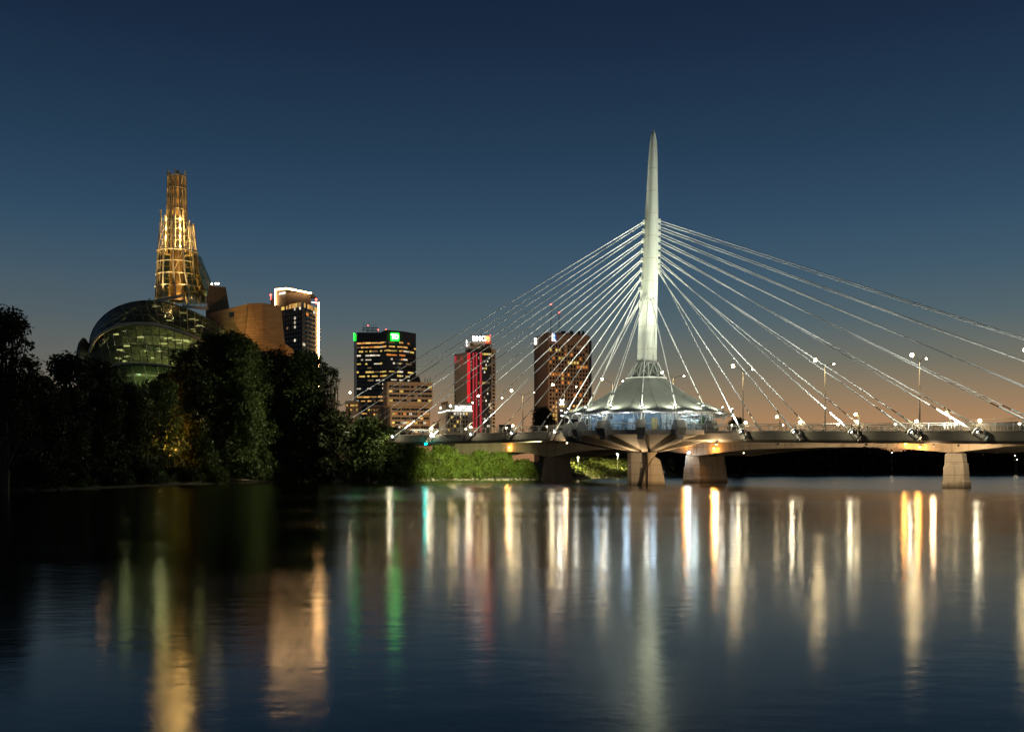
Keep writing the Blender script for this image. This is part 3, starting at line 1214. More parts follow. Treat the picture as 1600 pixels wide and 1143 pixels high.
for i in range(NP):
    a0, a1 = pang[i] + R(.07), pang[i + 1] - R(.07)
    mb = MB()
    NS, NA = 10, 6
    for side in (0, 1):
        for j in range(NS + 1):
            for k in range(NA + 1):
                u = k / NA
                p = roof_pt(a0 + (a1 - a0) * u, j / NS, -math.sin(math.pi * u))
                mb.v.append(p - Vector((0, 0, .16 * side)))
    w = NA + 1
    off = (NS + 1) * w
    for j in range(NS):
        for k in range(NA):
            a = j * w + k
            mb.f.append((a, a + 1, a + w + 1, a + w))
            mb.f.append((off + a, off + a + w, off + a + w + 1, off + a + 1))
    for j in range(NS):
        for k in (0, NA):
            a = j * w + k
            mb.f.append((a, a + w, off + a + w, off + a))
    for k in range(NA):
        for j in (0, NS):
            a = j * w + k
            mb.f.append((a, a + 1, off + a + 1, off + a))
    mb.build('roof_panel', M['roof_metal'], pv, smooth=True)
    # seam rib
    mb = MB()
    pts = [roof_pt(pang[i], s / 8, 0) + Vector((0, 0, .03)) for s in range(9)]
    mb.path(pts, .035, 5)
    mb.build('roof_seam', M['roof_metal'], pv)
    # eave beam
    mb = MB()
    ea = [roof_pt(a0 + (a1 - a0) * u, 1, -math.sin(math.pi * u)) + Vector((0, 0, -.20)) for u in (0, .25, .5, .75, 1)]
    mb.path(ea, .11, 6)
    mb.build('eave_beam', M['white_paint'], pv)
# lattice collar between roof and mast
MB().loft([[pc(R(a), r, ZT + z) for a in range(0, 360, 15)] for r, z in ((RT - .1, -.25), (RT + .12, -.25), (RT + .12, .2), (RT - .1, .2), (RT - .1, -.25))], cap=False).build('roof_ring', M['white_paint'], pv)
zc = ZA(567, YM)
cx = P(1010.5, 567, YM)


def cc(a, r, z):
    k = (z - ZT) / (zc - ZT)
    return Vector((M0.x * (1 - k) + cx.x * k + math.sin(a) * r, M0.y - math.cos(a) * r, z))


for i in range(12):
    a0, a1 = R(30 * i), R(30 * i + 30)
    rt = 2.25
    pane = MB().hexa([cc(a0 + .04, RT - .5, ZT + .1), cc(a1 - .04, RT - .5, ZT + .1), cc(a1 - .04, rt - .25, zc), cc(a0 + .04, rt - .25, zc)],
                     [cc(a0 + .04, RT - .56, ZT + .1), cc(a1 - .04, RT - .56, ZT + .1), cc(a1 - .04, rt - .31, zc), cc(a0 + .04, rt - .31, zc)])
    pane.build('collar_pane', M['collar_glass'], pv)
    MB().tube(cc(a0, RT, ZT), cc(a0, rt, zc), .09, .07, 6).build('collar_strut', M['white_paint'], pv)
    MB().tube(cc(a0, RT, ZT), cc(a1, rt, zc), .06, .06, 5).build('collar_brace', M['white_paint'], pv)
    MB().tube(cc(a1, RT, ZT), cc(a0 + R(15), rt + .7, (ZT + zc) / 2), .05, .05, 5).build('collar_brace', M['white_paint'], pv)
MB().loft([[cc(R(a), r, zc + z) for a in range(0, 360, 20)] for r, z in ((2.0, -.1), (2.35, -.1), (2.35, .12), (2.0, .12), (2.0, -.1))], cap=False).build('collar_ring', M['steel'], pv)

# walls
RW, WH = 12.7, 3.05
NW = 40
for i in range(NW):
    a0, a1 = R(-180 + 360 / NW * i), R(-180 + 360 / NW * (i + 1))
    deg = math.degrees((a0 + a1) / 2)
    if abs(deg) > 125:
        MB().hexa([pc(a0, RW, PZ), pc(a1, RW, PZ), pc(a1, RW - .2, PZ), pc(a0, RW - .2, PZ)], [pc(a0, RW, PZ + WH + .3), pc(a1, RW, PZ + WH + .3), pc(a1, RW - .2, PZ + WH + .3), pc(a0, RW - .2, PZ + WH + .3)]).build('wall_panel', M['interior'], pv)
        continue
    e = R(.3)
    for z0, z1 in ((.12, 1.25), (1.32, WH)):
        MB().hexa([pc(a0 + e, RW, PZ + z0), pc(a1 - e, RW, PZ + z0), pc(a1 - e, RW - .05, PZ + z0), pc(a0 + e, RW - .05, PZ + z0)],
                  [pc(a0 + e, RW, PZ + z1), pc(a1 - e, RW, PZ + z1), pc(a1 - e, RW - .05, PZ + z1), pc(a0 + e, RW - .05, PZ + z1)]).build('glass_pane', M['pane_pav'], pv)
    MB().bar(pc(a0, RW + .03, PZ), pc(a0, RW + .03, PZ + WH + .3), .10, .14, Vector((math.sin(a0), -math.cos(a0), 0))).build('mullion', M['white_paint'] if deg > 30 or deg < -40 else M['steel'], pv)
mb = MB()
for z in (.05, 1.285, WH + .06):
    for i in range(NW):
        a0, a1 = R(-125 + 250 / NW * i), R(-125 + 250 / NW * (i + 1))
        mb.bar(pc(a0, RW + .02, PZ + z), pc(a1, RW + .02, PZ + z), .08, .09)
mb.build('transom', M['white_paint'], pv)
full = [R(a) for a in range(0, 360, 10)]
MB().loft([[pc(a, r, PZ + z) for a in full] for r, z in ((RE - .35, WH + .36), (.5, WH + .62), (.5, WH + .72), (RE - .35, WH + .44))]).build('soffit', M['interior'], pv)
MB().hexa([pc(a, RW - .1, PZ + .004) for a in full], [pc(a, RW - .1, PZ + .06) for a in full]).build('floor', M['deck_paving'], pv)
# inside: a core with doors, partitions, tables, a plant, ceiling lamps
for d0, d1, m_, zz0, zz1 in ((-185, 18, 'interior_blue', .06, 3.45), (19, 170, 'interior', 1.5, 3.45), (19, 170, 'interior_blue', .06, 1.49)):
    arc = [R(a) for a in np.linspace(d0, d1, 18)]
    MB().loft([[pc(a, 6.2, PZ + zz0), pc(a, 6.2, PZ + zz1), pc(a, 6.0, PZ + zz1), pc(a, 6.0, PZ + zz0)] for a in arc]).build('core_wall', M[m_], pv)
for deg, w, mt, nm in ((-8, 1.1, 'wood_door', 'door'), (4, 1.2, 'wood_door', 'door'), (14, .9, 'interior', 'door'), (22, .9, 'interior', 'door'), (-20, 1.3, 'interior', 'door')):
    a = R(deg * 1.7)
    tan = Vector((math.cos(a), math.sin(a), 0))
    rad = Vector((math.sin(a), -math.cos(a), 0))
    MB().box(pc(a, 6.25, PZ + 1.3), (w, .12, 2.4), (tan, rad, Vector((0, 0, 1)))).build(nm, M[mt], pv)
for deg in (-75, -48, 38, 62, 88):
    a = R(deg)
    MB().bar(pc(a, 6.3, PZ + 1.2), pc(a, 11.5, PZ + 1.2), .12, 2.2).build('partition', M['interior'] if deg > 0 else M['interior_blue'], pv)
for deg in range(-80, 90, 16):
    a = R(deg + 4)
    p = pc(a, 10.2, PZ)
    tb = MB().tube(p + Vector((0, 0, .74)), p + Vector((0, 0, .79)), .6, .6, 12).build('table', M['wood_door'], pv)
    MB().tube(p + Vector((0, 0, .06)), p + Vector((0, 0, .735)), .05, .05, 6).build('table_leg', M['steel_dark'], tb)
    for da in (-.09, .09):
        q = pc(a + da, 10.2, PZ)
        mb = MB().box(q + Vector((0, 0, .46)), (.42, .42, .06)).box(q + Vector((.18 if da > 0 else -.18, 0, .75)), (.05, .42, .5))
        for ex in (-.17, .17):
            for ey in (-.17, .17):
                mb.box(q + Vector((ex, ey, .24)), (.04, .04, .38))
        mb.build('chair', M['steel_dark'], pv)
for i, deg in enumerate(range(-150, 180, 30)):
    a = R(deg)
    c = pc(a, 9.6, PZ + WH + .30)
    MB().tube(c, c + Vector((0, 0, .06)), .45, .45, 12).build('ceiling_lamp', M['ceiling_lamp'], pv)
    if abs(deg) <= 120:
        point_light(c - Vector((0, 0, .35)), (.90, .96, 1.0) if deg < 20 else (1, .95, .8), 330, .3, 'pavilion_light')
p = pc(R(57), 11.6, PZ)
pl = MB().tube(p + Vector((0, 0, .06)), p + Vector((0, 0, .5)), .22, .28, 10).build('plant_pot', M['concrete'], pv)
pts = np.array(p) + rng.normal(size=(260, 3)) * np.array([.35, .35, .5]) + np.array([0, 0, 1.4])
link('plant_leaves', leaf_mesh('plant_leaves', pts - np.array(org(pl)), rng.normal(size=(260, 3)), .3, M['leaf_plant']), org(pl), pl)['kind'] = 'stuff'
# outer columns in pairs, leaning out to the eave, with lamps that wash the eave
for k, a in enumerate(BLK[:6] + [R(84), R(-92)]):
    b = pc(a, RW + .5, PZ)
    for da in (-.05, .05):
        MB().tube(b, pc(a + da, RE - .9, PZ + WH + .25), .09, .09, 6).build('column', M['white_paint'], pv)
    MB().tube(b, pc(a, RW + .5, PZ + WH + .2), .10, .10, 6).build('column', M['white_paint'], pv)
    # white slotted plate where the stay passes the roof
    if k < 6:
        p0, p1 = pc(a, 12.3, 15.35), pc(a, 15.2, 14.05)
        tan = Vector((math.cos(a), math.sin(a), 0))
        for s in (-.26, .26):
            MB().bar(p0 + tan * s, p1 + tan * s, .12, .5).build('stay_plate', M['white_paint'], pv)
    lp = pc(a + .07, RE + .15, PZ + WH + .10)
    MB().tube(lp, lp + Vector((0, 0, .1)), .14, .14, 8).build('eave_lamp', M['ceiling_lamp'], pv)
    point_light(lp - Vector((0, 0, .15)) + (lp - pc(a, 0, lp.z)).normalized() * .25, (1, .98, .84), 120, .12, 'eave_light')
# roof floodlights that wash the roof and the mast
for k, deg in enumerate(range(-170, 181, 20)):
    a = R(deg)
    s = 1.02
    b = roof_pt(a, s, 0)
    h = b + Vector((0, 0, .75))
    f = MB().tube(b - Vector((0, 0, .1)), h, .05, .05, 5).box(h + Vector((0, 0, .05)), (.34, .34, .3)).build('roof_floodlight', M['steel_dark'], pv)
    aim = P(ctr(395), 395, YM)
    d = (aim - h).normalized()
    MB().tube(h + d * .2, h + d * .26, .15, .15, 8).build('lamp_glass', M['lamp_flood'], f)
    spot_light(h + d * .3, aim, (.97, 1.0, .74), 9000, 34, .9, .15)
    spot_light(h + d * .3, roof_pt(a, .45, 0) + Vector((0, 0, .4)), (1.0, 1.0, .80), 1800, 130, 1, .15)

# ------------------------------------------------------------------ road bridge behind
QA, QB = 24.5, .01975


def qY(px):
    return CAMZ * F_PX / (QA + QB * (px - 1078))


A_ = P(1078, HZ, qY(1078))
B_ = P(1478, HZ, qY(1478))
A_.z = B_.z = 0
DV = (B_ - A_).normalized()
NV = Vector((-DV.y, DV.x, 0))
if NV.y < 0:
    NV = -NV
LAB = (B_ - A_).length


def vp(s, off, z=0.0):
    return Vector((A_.x + DV.x * s + NV.x * off, A_.y + DV.y * s + NV.y * off, z))


def s_at(px, off):
    lo, hi = -400.0, 170.0
    for _ in range(60):
        m = (lo + hi) / 2
        if PX(vp(m, off)) < px:
            lo = m
        else:
            hi = m
    return (lo + hi) / 2


vb = thing('road_bridge', (A_.x, A_.y, 0), 'low concrete road bridge with haunched girders behind the footbridge', 'bridge')
S_PIER = [s_at(851, 0) - 54, s_at(851, 0), 0.0, LAB, LAB * 2]


def vtop(s):
    return 10.35 + (.010 * -s if s < 0 else -.004 * s)


def vbot(s):
    for a, b in zip(S_PIER[:-1], S_PIER[1:]):
        if a <= s <= b:
            u = (s - a) / (b - a)
            mid = 7.95 if b <= 0 else 7.35
            lo = 6.15 if b <= 0 else 5.95
            k = abs(2 * u - 1)
            return mid - (mid - lo) * max(0, (k - .25) / .75) ** 1.9
    return 7.4


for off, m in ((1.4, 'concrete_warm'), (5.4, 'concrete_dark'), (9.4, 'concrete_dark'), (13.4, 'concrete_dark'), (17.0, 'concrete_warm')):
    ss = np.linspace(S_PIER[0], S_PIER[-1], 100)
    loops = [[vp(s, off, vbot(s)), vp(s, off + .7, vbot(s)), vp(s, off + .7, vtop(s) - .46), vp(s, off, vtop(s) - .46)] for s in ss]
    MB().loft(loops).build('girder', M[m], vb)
MB().loft([[vp(s, .4, vtop(s) - .44), vp(s, 19, vtop(s) - .44), vp(s, 19, vtop(s)), vp(s, .4, vtop(s))] for s in np.linspace(-230, 150, 30)]).build('deck_slab', M['concrete'], vb)
MB().loft([[vp(s, 1.2, vtop(s) + .004), vp(s, 18.2, vtop(s) + .004), vp(s, 18.2, vtop(s) + .06), vp(s, 1.2, vtop(s) + .06)] for s in np.linspace(-230, 150, 30)]).build('roadway', M['asphalt'], vb)
for off in (.42, 18.7):
    MB().loft([[vp(s, off, vtop(s) + .003), vp(s, off + .26, vtop(s) + .003), vp(s, off + .26, vtop(s) + .75), vp(s, off, vtop(s) + .75)] for s in np.linspace(-230, 150, 30)]).build('parapet', M['concrete'], vb)
    mb = MB()
    for h in (1.05, 1.3):
        for s in range(-230, 150, 20):
            mb.bar(vp(s, off + .13, vtop(s) + h), vp(s + 20, off + .13, vtop(s + 20) + h), .07, .07)
    mb.build('handrail', M['rail'], vb)


def road_pier(s, L, w, mat, noses=True):
    z1 = vbot(s) - .02
    f0 = 0.0

    def lay(k, z, ext):
        ww = w * k
        return [vp(s - ww / 2, 2.4 - ext, z), vp(s, 0 - ext, z), vp(s + ww / 2, 2.4 - ext, z), vp(s + ww / 2, 2.4 + L + ext, z), vp(s, 3.6 + L + ext, z), vp(s - ww / 2, 2.4 + L + ext, z)]
    body = MB().loft([lay(1.25, -3, .45), lay(1.25, 1.1, .40), lay(1.16, 1.35, .25), lay(1.05, 4.1, .12), lay(.98, 4.2, .02), lay(.82, z1, 0)]).build('pier', M[mat], vb)
    # raised nose facing the current
    def nz(k, z, e):
        return [vp(s - .95 * k, 1.1 - e, z), vp(s, -.55 - e, z), vp(s + .95 * k, 1.1 - e, z), vp(s + .5 * k, 2.2, z), vp(s - .5 * k, 2.2, z)]
    if noses:
        MB().loft([nz(1.25, -3, .5), nz(1.25, .9, .5), nz(1.1, 1.15, .3), nz(1, 3.6, .15), nz(.75, 3.8, -.1), nz(.55, z1 - .1, -.35)]).build('pier_nose', M['concrete' if mat != 'concrete_shade' else mat], body)


road_pier(-1.2, 7.8, 3.4, 'concrete_warm')
road_pier(LAB, 1.2, 3.2, 'concrete')
road_pier(LAB * 2, 8, 4.0, 'concrete')
road_pier(S_PIER[1], 5, 3.2, 'concrete_shade')
road_pier(S_PIER[0], 12, 3.4, 'concrete_dark', False)

# lamps under the bridges
for px, py, off, mt, lab, pw, col in [
        (1071, 692, 1.0, 'lamp_sodium', 'orange lamp under the plaza edge left of the white lamp', 380, (1, .42, .08)),
        (1116, 700, 1.0, 'lamp_sodium', 'orange lamp above the broad orange pier', 620, (1, .42, .08)),
        (1415, 693, 1.0, 'lamp_sodium', 'orange lamp on the girder, left of a pair by the right pier', 320, (1, .42, .08)),
        (1437, 697.5, 1.0, 'lamp_sodium', 'orange lamp hanging lower, right of a pair by the right pier', 520, (1, .42, .08)),
        (1076, 706.5, -.6, 'lamp_white', 'cold white lamp at the top of the broad pier nose', 260, (.8, .92, 1)),
        (1162, 707.3, 1.0, 'lamp_dim', 'tiny orange lamp under the girder right of the broad pier', 0, (1, .5, .1)),
        (795, 699, 1.0, 'lamp_dim', 'small orange lamp above the brightest shrubs', 700, (1, .42, .06)),
        (665, 693, -14, 'lamp_teal', 'teal signal light at the left end of the footbridge', 60, (0, .8, .7))]:
    if mt == 'lamp_teal':
        t = t_at(px, -HWID - .8)
        pos = bp(t, -HWID - .8)
        pos.z = ZA(py, pos.y)
        top = Vector((pos.x, pos.y, dz(t) - 1.0)) + NB * .9
    else:
        s = s_at(px, off)
        pos = vp(s, off)
        pos.z = ZA(py, pos.y)
        top = Vector((pos.x, pos.y, vtop(s) - .5)) + NV * .35
    th = thing('bridge_lamp', pos, lab, 'lamp', 'lamps fixed under the bridges')
    MB().tube(pos + Vector((0, 0, .15)), Vector((pos.x, pos.y, top.z)), .04, .04, 5).tube(Vector((pos.x, pos.y, top.z)), top, .04, .04, 5).build('bracket', M['steel_dark'], th)
    r = .10 if mt == 'lamp_dim' else .26
    MB().tube(pos + Vector((0, 0, .10)), pos + Vector((0, 0, .26)), r * 1.2, r * .5, 8).build('hood', M['steel_dark'], th)
    MB().sphere(pos, r, 8, 5).build('bulb', M[mt], th)
    if pw:
        point_light(pos + (-NV if mt != 'lamp_teal' else -NB) * .45 - Vector((0, 0, .1)), col, pw, .2)

# tall double street lamps on the road bridge
STREET = [(720, 646, (704, 634), (739, 628), 'left of the pale low block'),
          (766, 628, (747, 618.5), (785, 620.5), 'in front of the red striped tower'),
          (817, 618.5, (799, 610), (835, 612), 'left of the dark rounded tree'),
          (882, 609, (863, 601), (901, 603), 'in front of the brown tower'),
          (957, 600, (940, 592), (974, 594), 'behind the left slope of the pavilion roof'),
          (1052, 591, (1033.5, 582), (1070, 586), 'behind the right slope of the pavilion roof'),
          (1161, 582, (1144, 572), (1177, 575), 'first one right of the pavilion'),
          (1289, 573, (1272, 563), (1305, 567), 'second one right of the pavilion'),
          (1437, 566, (1422, 555), (1450, 558), 'third one right of the pavilion'),
          (1613, 558, (1598, 547), (1630, 550), 'at the right edge')]
for px, py, h0, h1, where in STREET:
    off = 9.7
    s = s_at(px, off)
    b = vp(s, off, vtop(s) + .06)
    node = Vector((b.x, b.y, ZA(py, b.y)))
    th = thing('street_lamp', b, 'tall double-armed street lamp on the road bridge, ' + where, 'street lamp', 'double-armed street lamps on the road bridge')
    MB().tube(b, node, .17, .10, 8).build('pole', M['lamp_pole'], th)
    MB().tube(b, b + Vector((0, 0, .7)), .28, .26, 8).build('pole_base', M['steel'], th)
    sc = b.y / F_PX
    for k, h in enumerate((h0, h1)):
        e = node + Vector(((h[0] - px) * sc * .86, -1.2 if k == 0 else 1.2, (py - h[1]) * sc))
        arm = MB().path([node, node.lerp(e, .5) + Vector((0, 0, .15)), e], .05, 5).build('arm', M['steel_dark'], th)
        d = Vector((1 if k else -1, 0, 0))
        hd = MB().hexa([e + Vector((-.12, -.15, -.08)), e + Vector((.12, -.15, -.08)), e + Vector((.12, .15, -.08)), e + Vector((-.12, .15, -.08))],
                       [e + Vector((-.1, -.1, .12)), e + Vector((.1, -.1, .12)), e + Vector((.1, .1, .12)), e + Vector((-.1, .1, .12))])
        hd.box(e + d * .42 + Vector((0, 0, .08)), (.7, .34, .14))
        head = hd.build('lamp_head', M['steel_dark'], th)
        MB().sphere(e + d * .42 - Vector((0, 0, .06)), .36 if k == 0 else .19, 8, 5).build('lens', M['lamp_warm'] if k == 0 else M['lamp_soft'], head)
    point_light(node + Vector((-1.5, -1.5, -.8)), (1, .76, .42), 330, .3)

# yellow lamp by the trees, and the lamp that glows among the trees
for px, py, Y, mt, pw, lab, col in [(547, 613, 420, 'lamp_dim', 0, 'yellow street lamp left of the dark glass tower', (1, .8, .3)),
                                    (218, 690, 203, 'lamp_sodium', 0, 'orange path lamp low among the trees on the left bank', (1, .4, .06)),
                                    (251, 700, 214, 'lamp_sodium', 9000, 'orange lamp hidden inside the glowing tree', (1, .5, .08))]:
    g = ground_z(px, Y)
    b = P(px, HZ, Y)
    b.z = g
    top = P(px, py, Y)
    th = thing('path_lamp', b, lab, 'lamp')
    MB().tube(b, top - Vector((0, 0, .15)), .10, .07, 6).build('pole', M['steel'], th)
    r = .45 if Y > 400 else (.14 if px == 218 else .22)
    MB().sphere(top, r, 8, 5).build('globe', M[mt], th)
    if pw:
        point_light(top + Vector((0, -1.0, .3)), col, pw, .3)
        point_light(top + Vector((1.5, -3.0, 2.5)), col, pw * .25, .3)
# unseen floodlight added under the footbridge to light the shrubs; posts on the bank
for px, aim, pw, lab in ((846, (738, 737, 266), 620000, 'added floodlight under the footbridge deck aimed at the willow shrubs'),):
    t = t_at(px, -HWID + .5)
    p = bp(t, -HWID + 1.2, dz(t) - 2.1)
    th = thing('added_bank_flood', p, lab, 'floodlight')
    a = P(*aim)
    d = (a - p).normalized()
    MB().tube(p + Vector((0, 0, .05)), p + Vector((0, 0, .4)), .06, .06, 5).build('bracket', M['steel_dark'], th)
    MB().tube(p - d * .2, p + d * .15, .16, .22, 8).build('housing', M['steel_dark'], th)
    MB().tube(p + d * .155, p + d * .2, .14, .14, 8).build('lamp_glass', M['lamp_dim'], th)
    spot_light(p + d * .35, a, (.98, 1.0, .5), pw, 37, 1.0, .3)
for px, Y, py, lab in ((903, 318, 713, 'lamp post with a white head on the grassy bank under the bridge'), (965, 348, 709, 'added lamp post at the top of the grassy bank behind the tall pier')):  # the second post is added to spread light over the grass
    b = P(px, HZ, Y)
    b.z = ground_z(px, Y)
    tp = P(px, py, Y)
    th = thing('bank_lamp', b, lab, 'lamp post')
    MB().tube(b, tp, .10, .07, 6).build('pole', M['steel'], th)
    MB().bar(tp + Vector((-.5, 0, .05)), tp + Vector((.5, 0, .05)), .3, .14).build('lamp_head', M['steel_dark'], th)
    MB().bar(tp + Vector((-.4, 0, -.06)), tp + Vector((.4, 0, -.06)), .2, .06).build('lens', M['lamp_dim'], th)
    spot_light(tp + Vector((0, -.2, -.15)), tp + Vector((2 if px < 930 else -2, 9, -3.5)), (1, .95, .45), 30000, 160, .8, .2)
for px, aim, pw, lab in ((700, (470, 660, 238), 24000, 'added floodlight on the footbridge edge aimed at the trees beside it'), (668, (300, 640, 215), 62000, 'added floodlight on the footbridge edge aimed at the biggest tree'), (720, (120, 610, 165), 30000, 'added floodlight on the footbridge edge aimed at the trees on the left bank')):  # floodlights added only to brighten the trees on the bank
    t = t_at(px, -HWID - .3)
    p = bp(t, -HWID - .5, dz(t) - .4)
    th = thing('added_tree_flood', p, lab, 'floodlight')
    d = (P(*aim) - p).normalized()
    MB().bar(p, p + NB * .5, .08, .08).build('bracket', M['steel_dark'], th)
    MB().tube(p - d * .2, p + d * .15, .14, .2, 8).build('housing', M['steel_dark'], th)
    spot_light(p + d * .3, P(*aim), (1, .95, .62), pw, 62, 1, .2)
# unseen warm floodlights added under the deck as fill for piers and plaza underside
for t, off, aim, pw, lab in ((17, -HWID + .4, (1018, 722, YM - 1), 9000, 'added floodlight under the deck right of the plaza'), (-17, -HWID + .4, (1000, 715, YM - 1), 1400, 'added floodlight under the deck left of the plaza'),
                             (t_at(1452, -HWID), -HWID + 2.2, (1488, 735, 170), 3200, 'added floodlight under the deck by the right pier')):
    p = bp(t, off, dz(t) - 2.15)
    th = thing('added_pier_flood', p, lab, 'floodlight')
    d = (P(*aim) - p).normalized()
    MB().tube(p + Vector((0, 0, .05)), p + Vector((0, 0, .45)), .06, .06, 5).build('bracket', M['steel_dark'], th)
    MB().tube(p - d * .2, p + d * .15, .14, .2, 8).build('housing', M['steel_dark'], th)
    MB().tube(p + d * .155, p + d * .19, .13, .13, 8).build('lamp_glass', M['lamp_dim'], th)
    spot_light(p + d * .3, P(*aim), (1, .68, .34), pw, 100, 1, .2)
    point_light(p + Vector((0, 0, -.5)) - NB * .3, (1, .66, .36), pw * .07 + 260, .2)

# unseen floodlights added behind the footbridge deck to brighten the road bridge girder
for t, pw, lab in ((26, 3600, 'first added floodlight under the far deck edge right of the pavilion'), (42, 3000, 'second added floodlight under the far deck edge right of the pavilion'), (57, 2200, 'third added floodlight under the far deck edge, by the right pier'),
                   (72, 1500, 'fourth added floodlight under the far deck edge, at the right edge'), (-24, 3200, 'added floodlight under the far deck edge left of the pavilion')):
    p = bp(t, HWID - .6, dz(t) - 2.0)
    th = thing('added_girder_flood', p, lab, 'floodlight')
    MB().tube(p + Vector((0, 0, .05)), p + Vector((0, 0, .5)), .05, .05, 5).build('bracket', M['steel_dark'], th)
    MB().tube(p - NB * .2, p + NB * .15, .14, .2, 8).build('housing', M['steel_dark'], th)
    MB().tube(p + NB * .155, p + NB * .19, .13, .13, 8).build('lamp_glass', M['lamp_dim'], th)
    spot_light(p + NB * .3, p + NB * 20 - Vector((0, 0, 1.0)), (1, .74, .44), pw * 1.6, 140, .9, .2)

# small uplights added to the pier to put light on the ribs above
for px, py, Y, pw, lab in ((984, 728, YM - 3.2, 1500, 'small added uplight on the left shoulder of the tall pier'), (1037, 738, YM - 3.4, 1900, 'small added uplight on the right shoulder of the tall pier'), (1002, 722, YM - 3.6, 900, 'small added uplight on the front of the tall pier')):
    p = P(px, py, Y)
    th = thing('added_pier_uplight', p, lab, 'floodlight')
    MB().box(p, (.3, .3, .22)).build('housing', M['steel_dark'], th)
    MB().tube(p + Vector((0, 0, .112)), p + Vector((0, 0, .118)), .11, .11, 8).build('lamp_glass', M['ceiling_lamp'], th)
    spot_light(p + Vector((0, -.1, .25)), p + Vector(((px - 1008) * .05, -2.6, 4)), (1, .68, .36), pw, 118, .9, .15)

# mooring posts, driftwood
for px, h, lab in ((486, 742, 'leftmost'), (506, 738, 'middle, tallest'), (513, 741, 'rightmost')):
    Y = shore_y(px) - 2.2
    b = P(px, HZ, Y)
    b.z = -1.5
    tp = P(px, h, Y)
    o = MB().tube(b, tp, .34, .30, 8).build('mooring_post', M['wood'], o=b)
    tag(o, 'dark wooden mooring post standing in the water, %s of three' % lab, 'post', 'mooring posts at the shore')
for p0, p1, lab in (((345, 742), (402, 746), 'pale driftwood log on the muddy shore under the biggest tree'), ((438, 743), (470, 742), 'short driftwood log on the muddy shore by the small shrub')):
    Y = shore_y(p0[0]) + 1.5
    a, b = P(p0[0], p0[1], Y), P(p1[0], p1[1], shore_y(p1[0]) + 1.5)
    a.z, b.z = max(.5, a.z * .5), max(.5, b.z * .5)
    mb = MB()
    skinny(mb, a, b, .3, .16, .03, 4, 8)
    skinny(mb, a.lerp(b, .55), a.lerp(b, .7) + Vector((.3, -.4, .9)), .09, .03, .05, 2, 5)
    tag(mb.build('driftwood_log', pbr('driftwood', (.22, .17, .12), .9, var=.3, scale=3)), lab, 'log')

# ------------------------------------------------------------------ museum
YQ = 330.0
mu = thing('museum', P(260, HZ, YQ + 20) * 1 - Vector((0, 0, CAMZ - 6)), 'museum with curved glass wall, orange stone blocks and a lit lattice spire', 'museum')


def spl(pts, u):
    xs = np.linspace(0, 1, len(pts))
    return np.array([np.interp(u, xs, [p[0] for p in pts]), np.interp(u, xs, [p[1] for p in pts])])


def smooth_curve(pts, n):
    """Catmull-Rom through pixel points, n samples evenly along x."""
    out = []
    p = [np.array(q, float) for q in pts]
    p = [2 * p[0] - p[1]] + p + [2 * p[-1] - p[-2]]
    for i in range(1, len(p) - 2):
        for k in range(12):
            t = k / 12
            out.append(.5 * ((2 * p[i]) + (-p[i - 1] + p[i + 1]) * t + (2 * p[i - 1] - 5 * p[i] + 4 * p[i + 1] - p[i + 2]) * t ** 2 + (-p[i - 1] + 3 * p[i] - 3 * p[i + 1] + p[i + 2]) * t ** 3))
    out.append(p[-2])
    out = np.array(out)
    s = np.concatenate([[0], np.cumsum(np.linalg.norm(np.diff(out, axis=0), axis=1))])
    q = np.linspace(0, s[-1], n)
    return np.stack([np.interp(q, s, out[:, 0]), np.interp(q, s, out[:, 1])], 1)


TOPC = [(139, 548), (143, 522), (155, 501), (175, 484), (200, 474), (228, 470), (255, 472), (285, 480), (320, 496), (350, 512), (378, 531), (391, 547)]
RIMC = [(140, 549), (150, 529), (168, 515), (192, 507), (220, 505), (250, 508), (285, 519), (318, 532), (345, 544), (365, 552), (380, 557), (391, 562)]
LOWC = [(150, 590), (158, 580), (172, 572), (192, 568), (216, 567), (245, 569), (278, 574), (310, 579), (335, 582), (355, 584), (372, 586), (386, 590)]
BOTC = [(168, 640), (175, 640), (185, 640), (200, 640), (218, 640), (245, 640), (270, 640), (300, 640), (325, 640), (345, 640), (365, 640), (380, 640)]


def surf(cA, cB, u, v, inset=0.0, push=0.0):
    """Point between pixel curves A (v=0) and B (v=1); bulges toward the camera in the middle of u."""
    i = u * (len(cA) - 1)
    a = np.array([np.interp(i, range(len(cA)), cA[:, 0]), np.interp(i, range(len(cA)), cA[:, 1])])
    b = np.array([np.interp(i, range(len(cB)), cB[:, 0]), np.interp(i, range(len(cB)), cB[:, 1])])
    q = a * (1 - v) + b * v
    un = min(1, max(-1, (q[0] - 255) / 128))
    Y = YQ - 26 * math.sqrt(max(0, 1 - un * un)) + inset + push
    return P(q[0], q[1], Y)


tC, rC, lC, bC = (smooth_curve(c, 60) for c in (TOPC, RIMC, LOWC, BOTC))


def back(v):       # the upper glass leans back towards its crest
    return 16 * (1 - v) ** 1.4


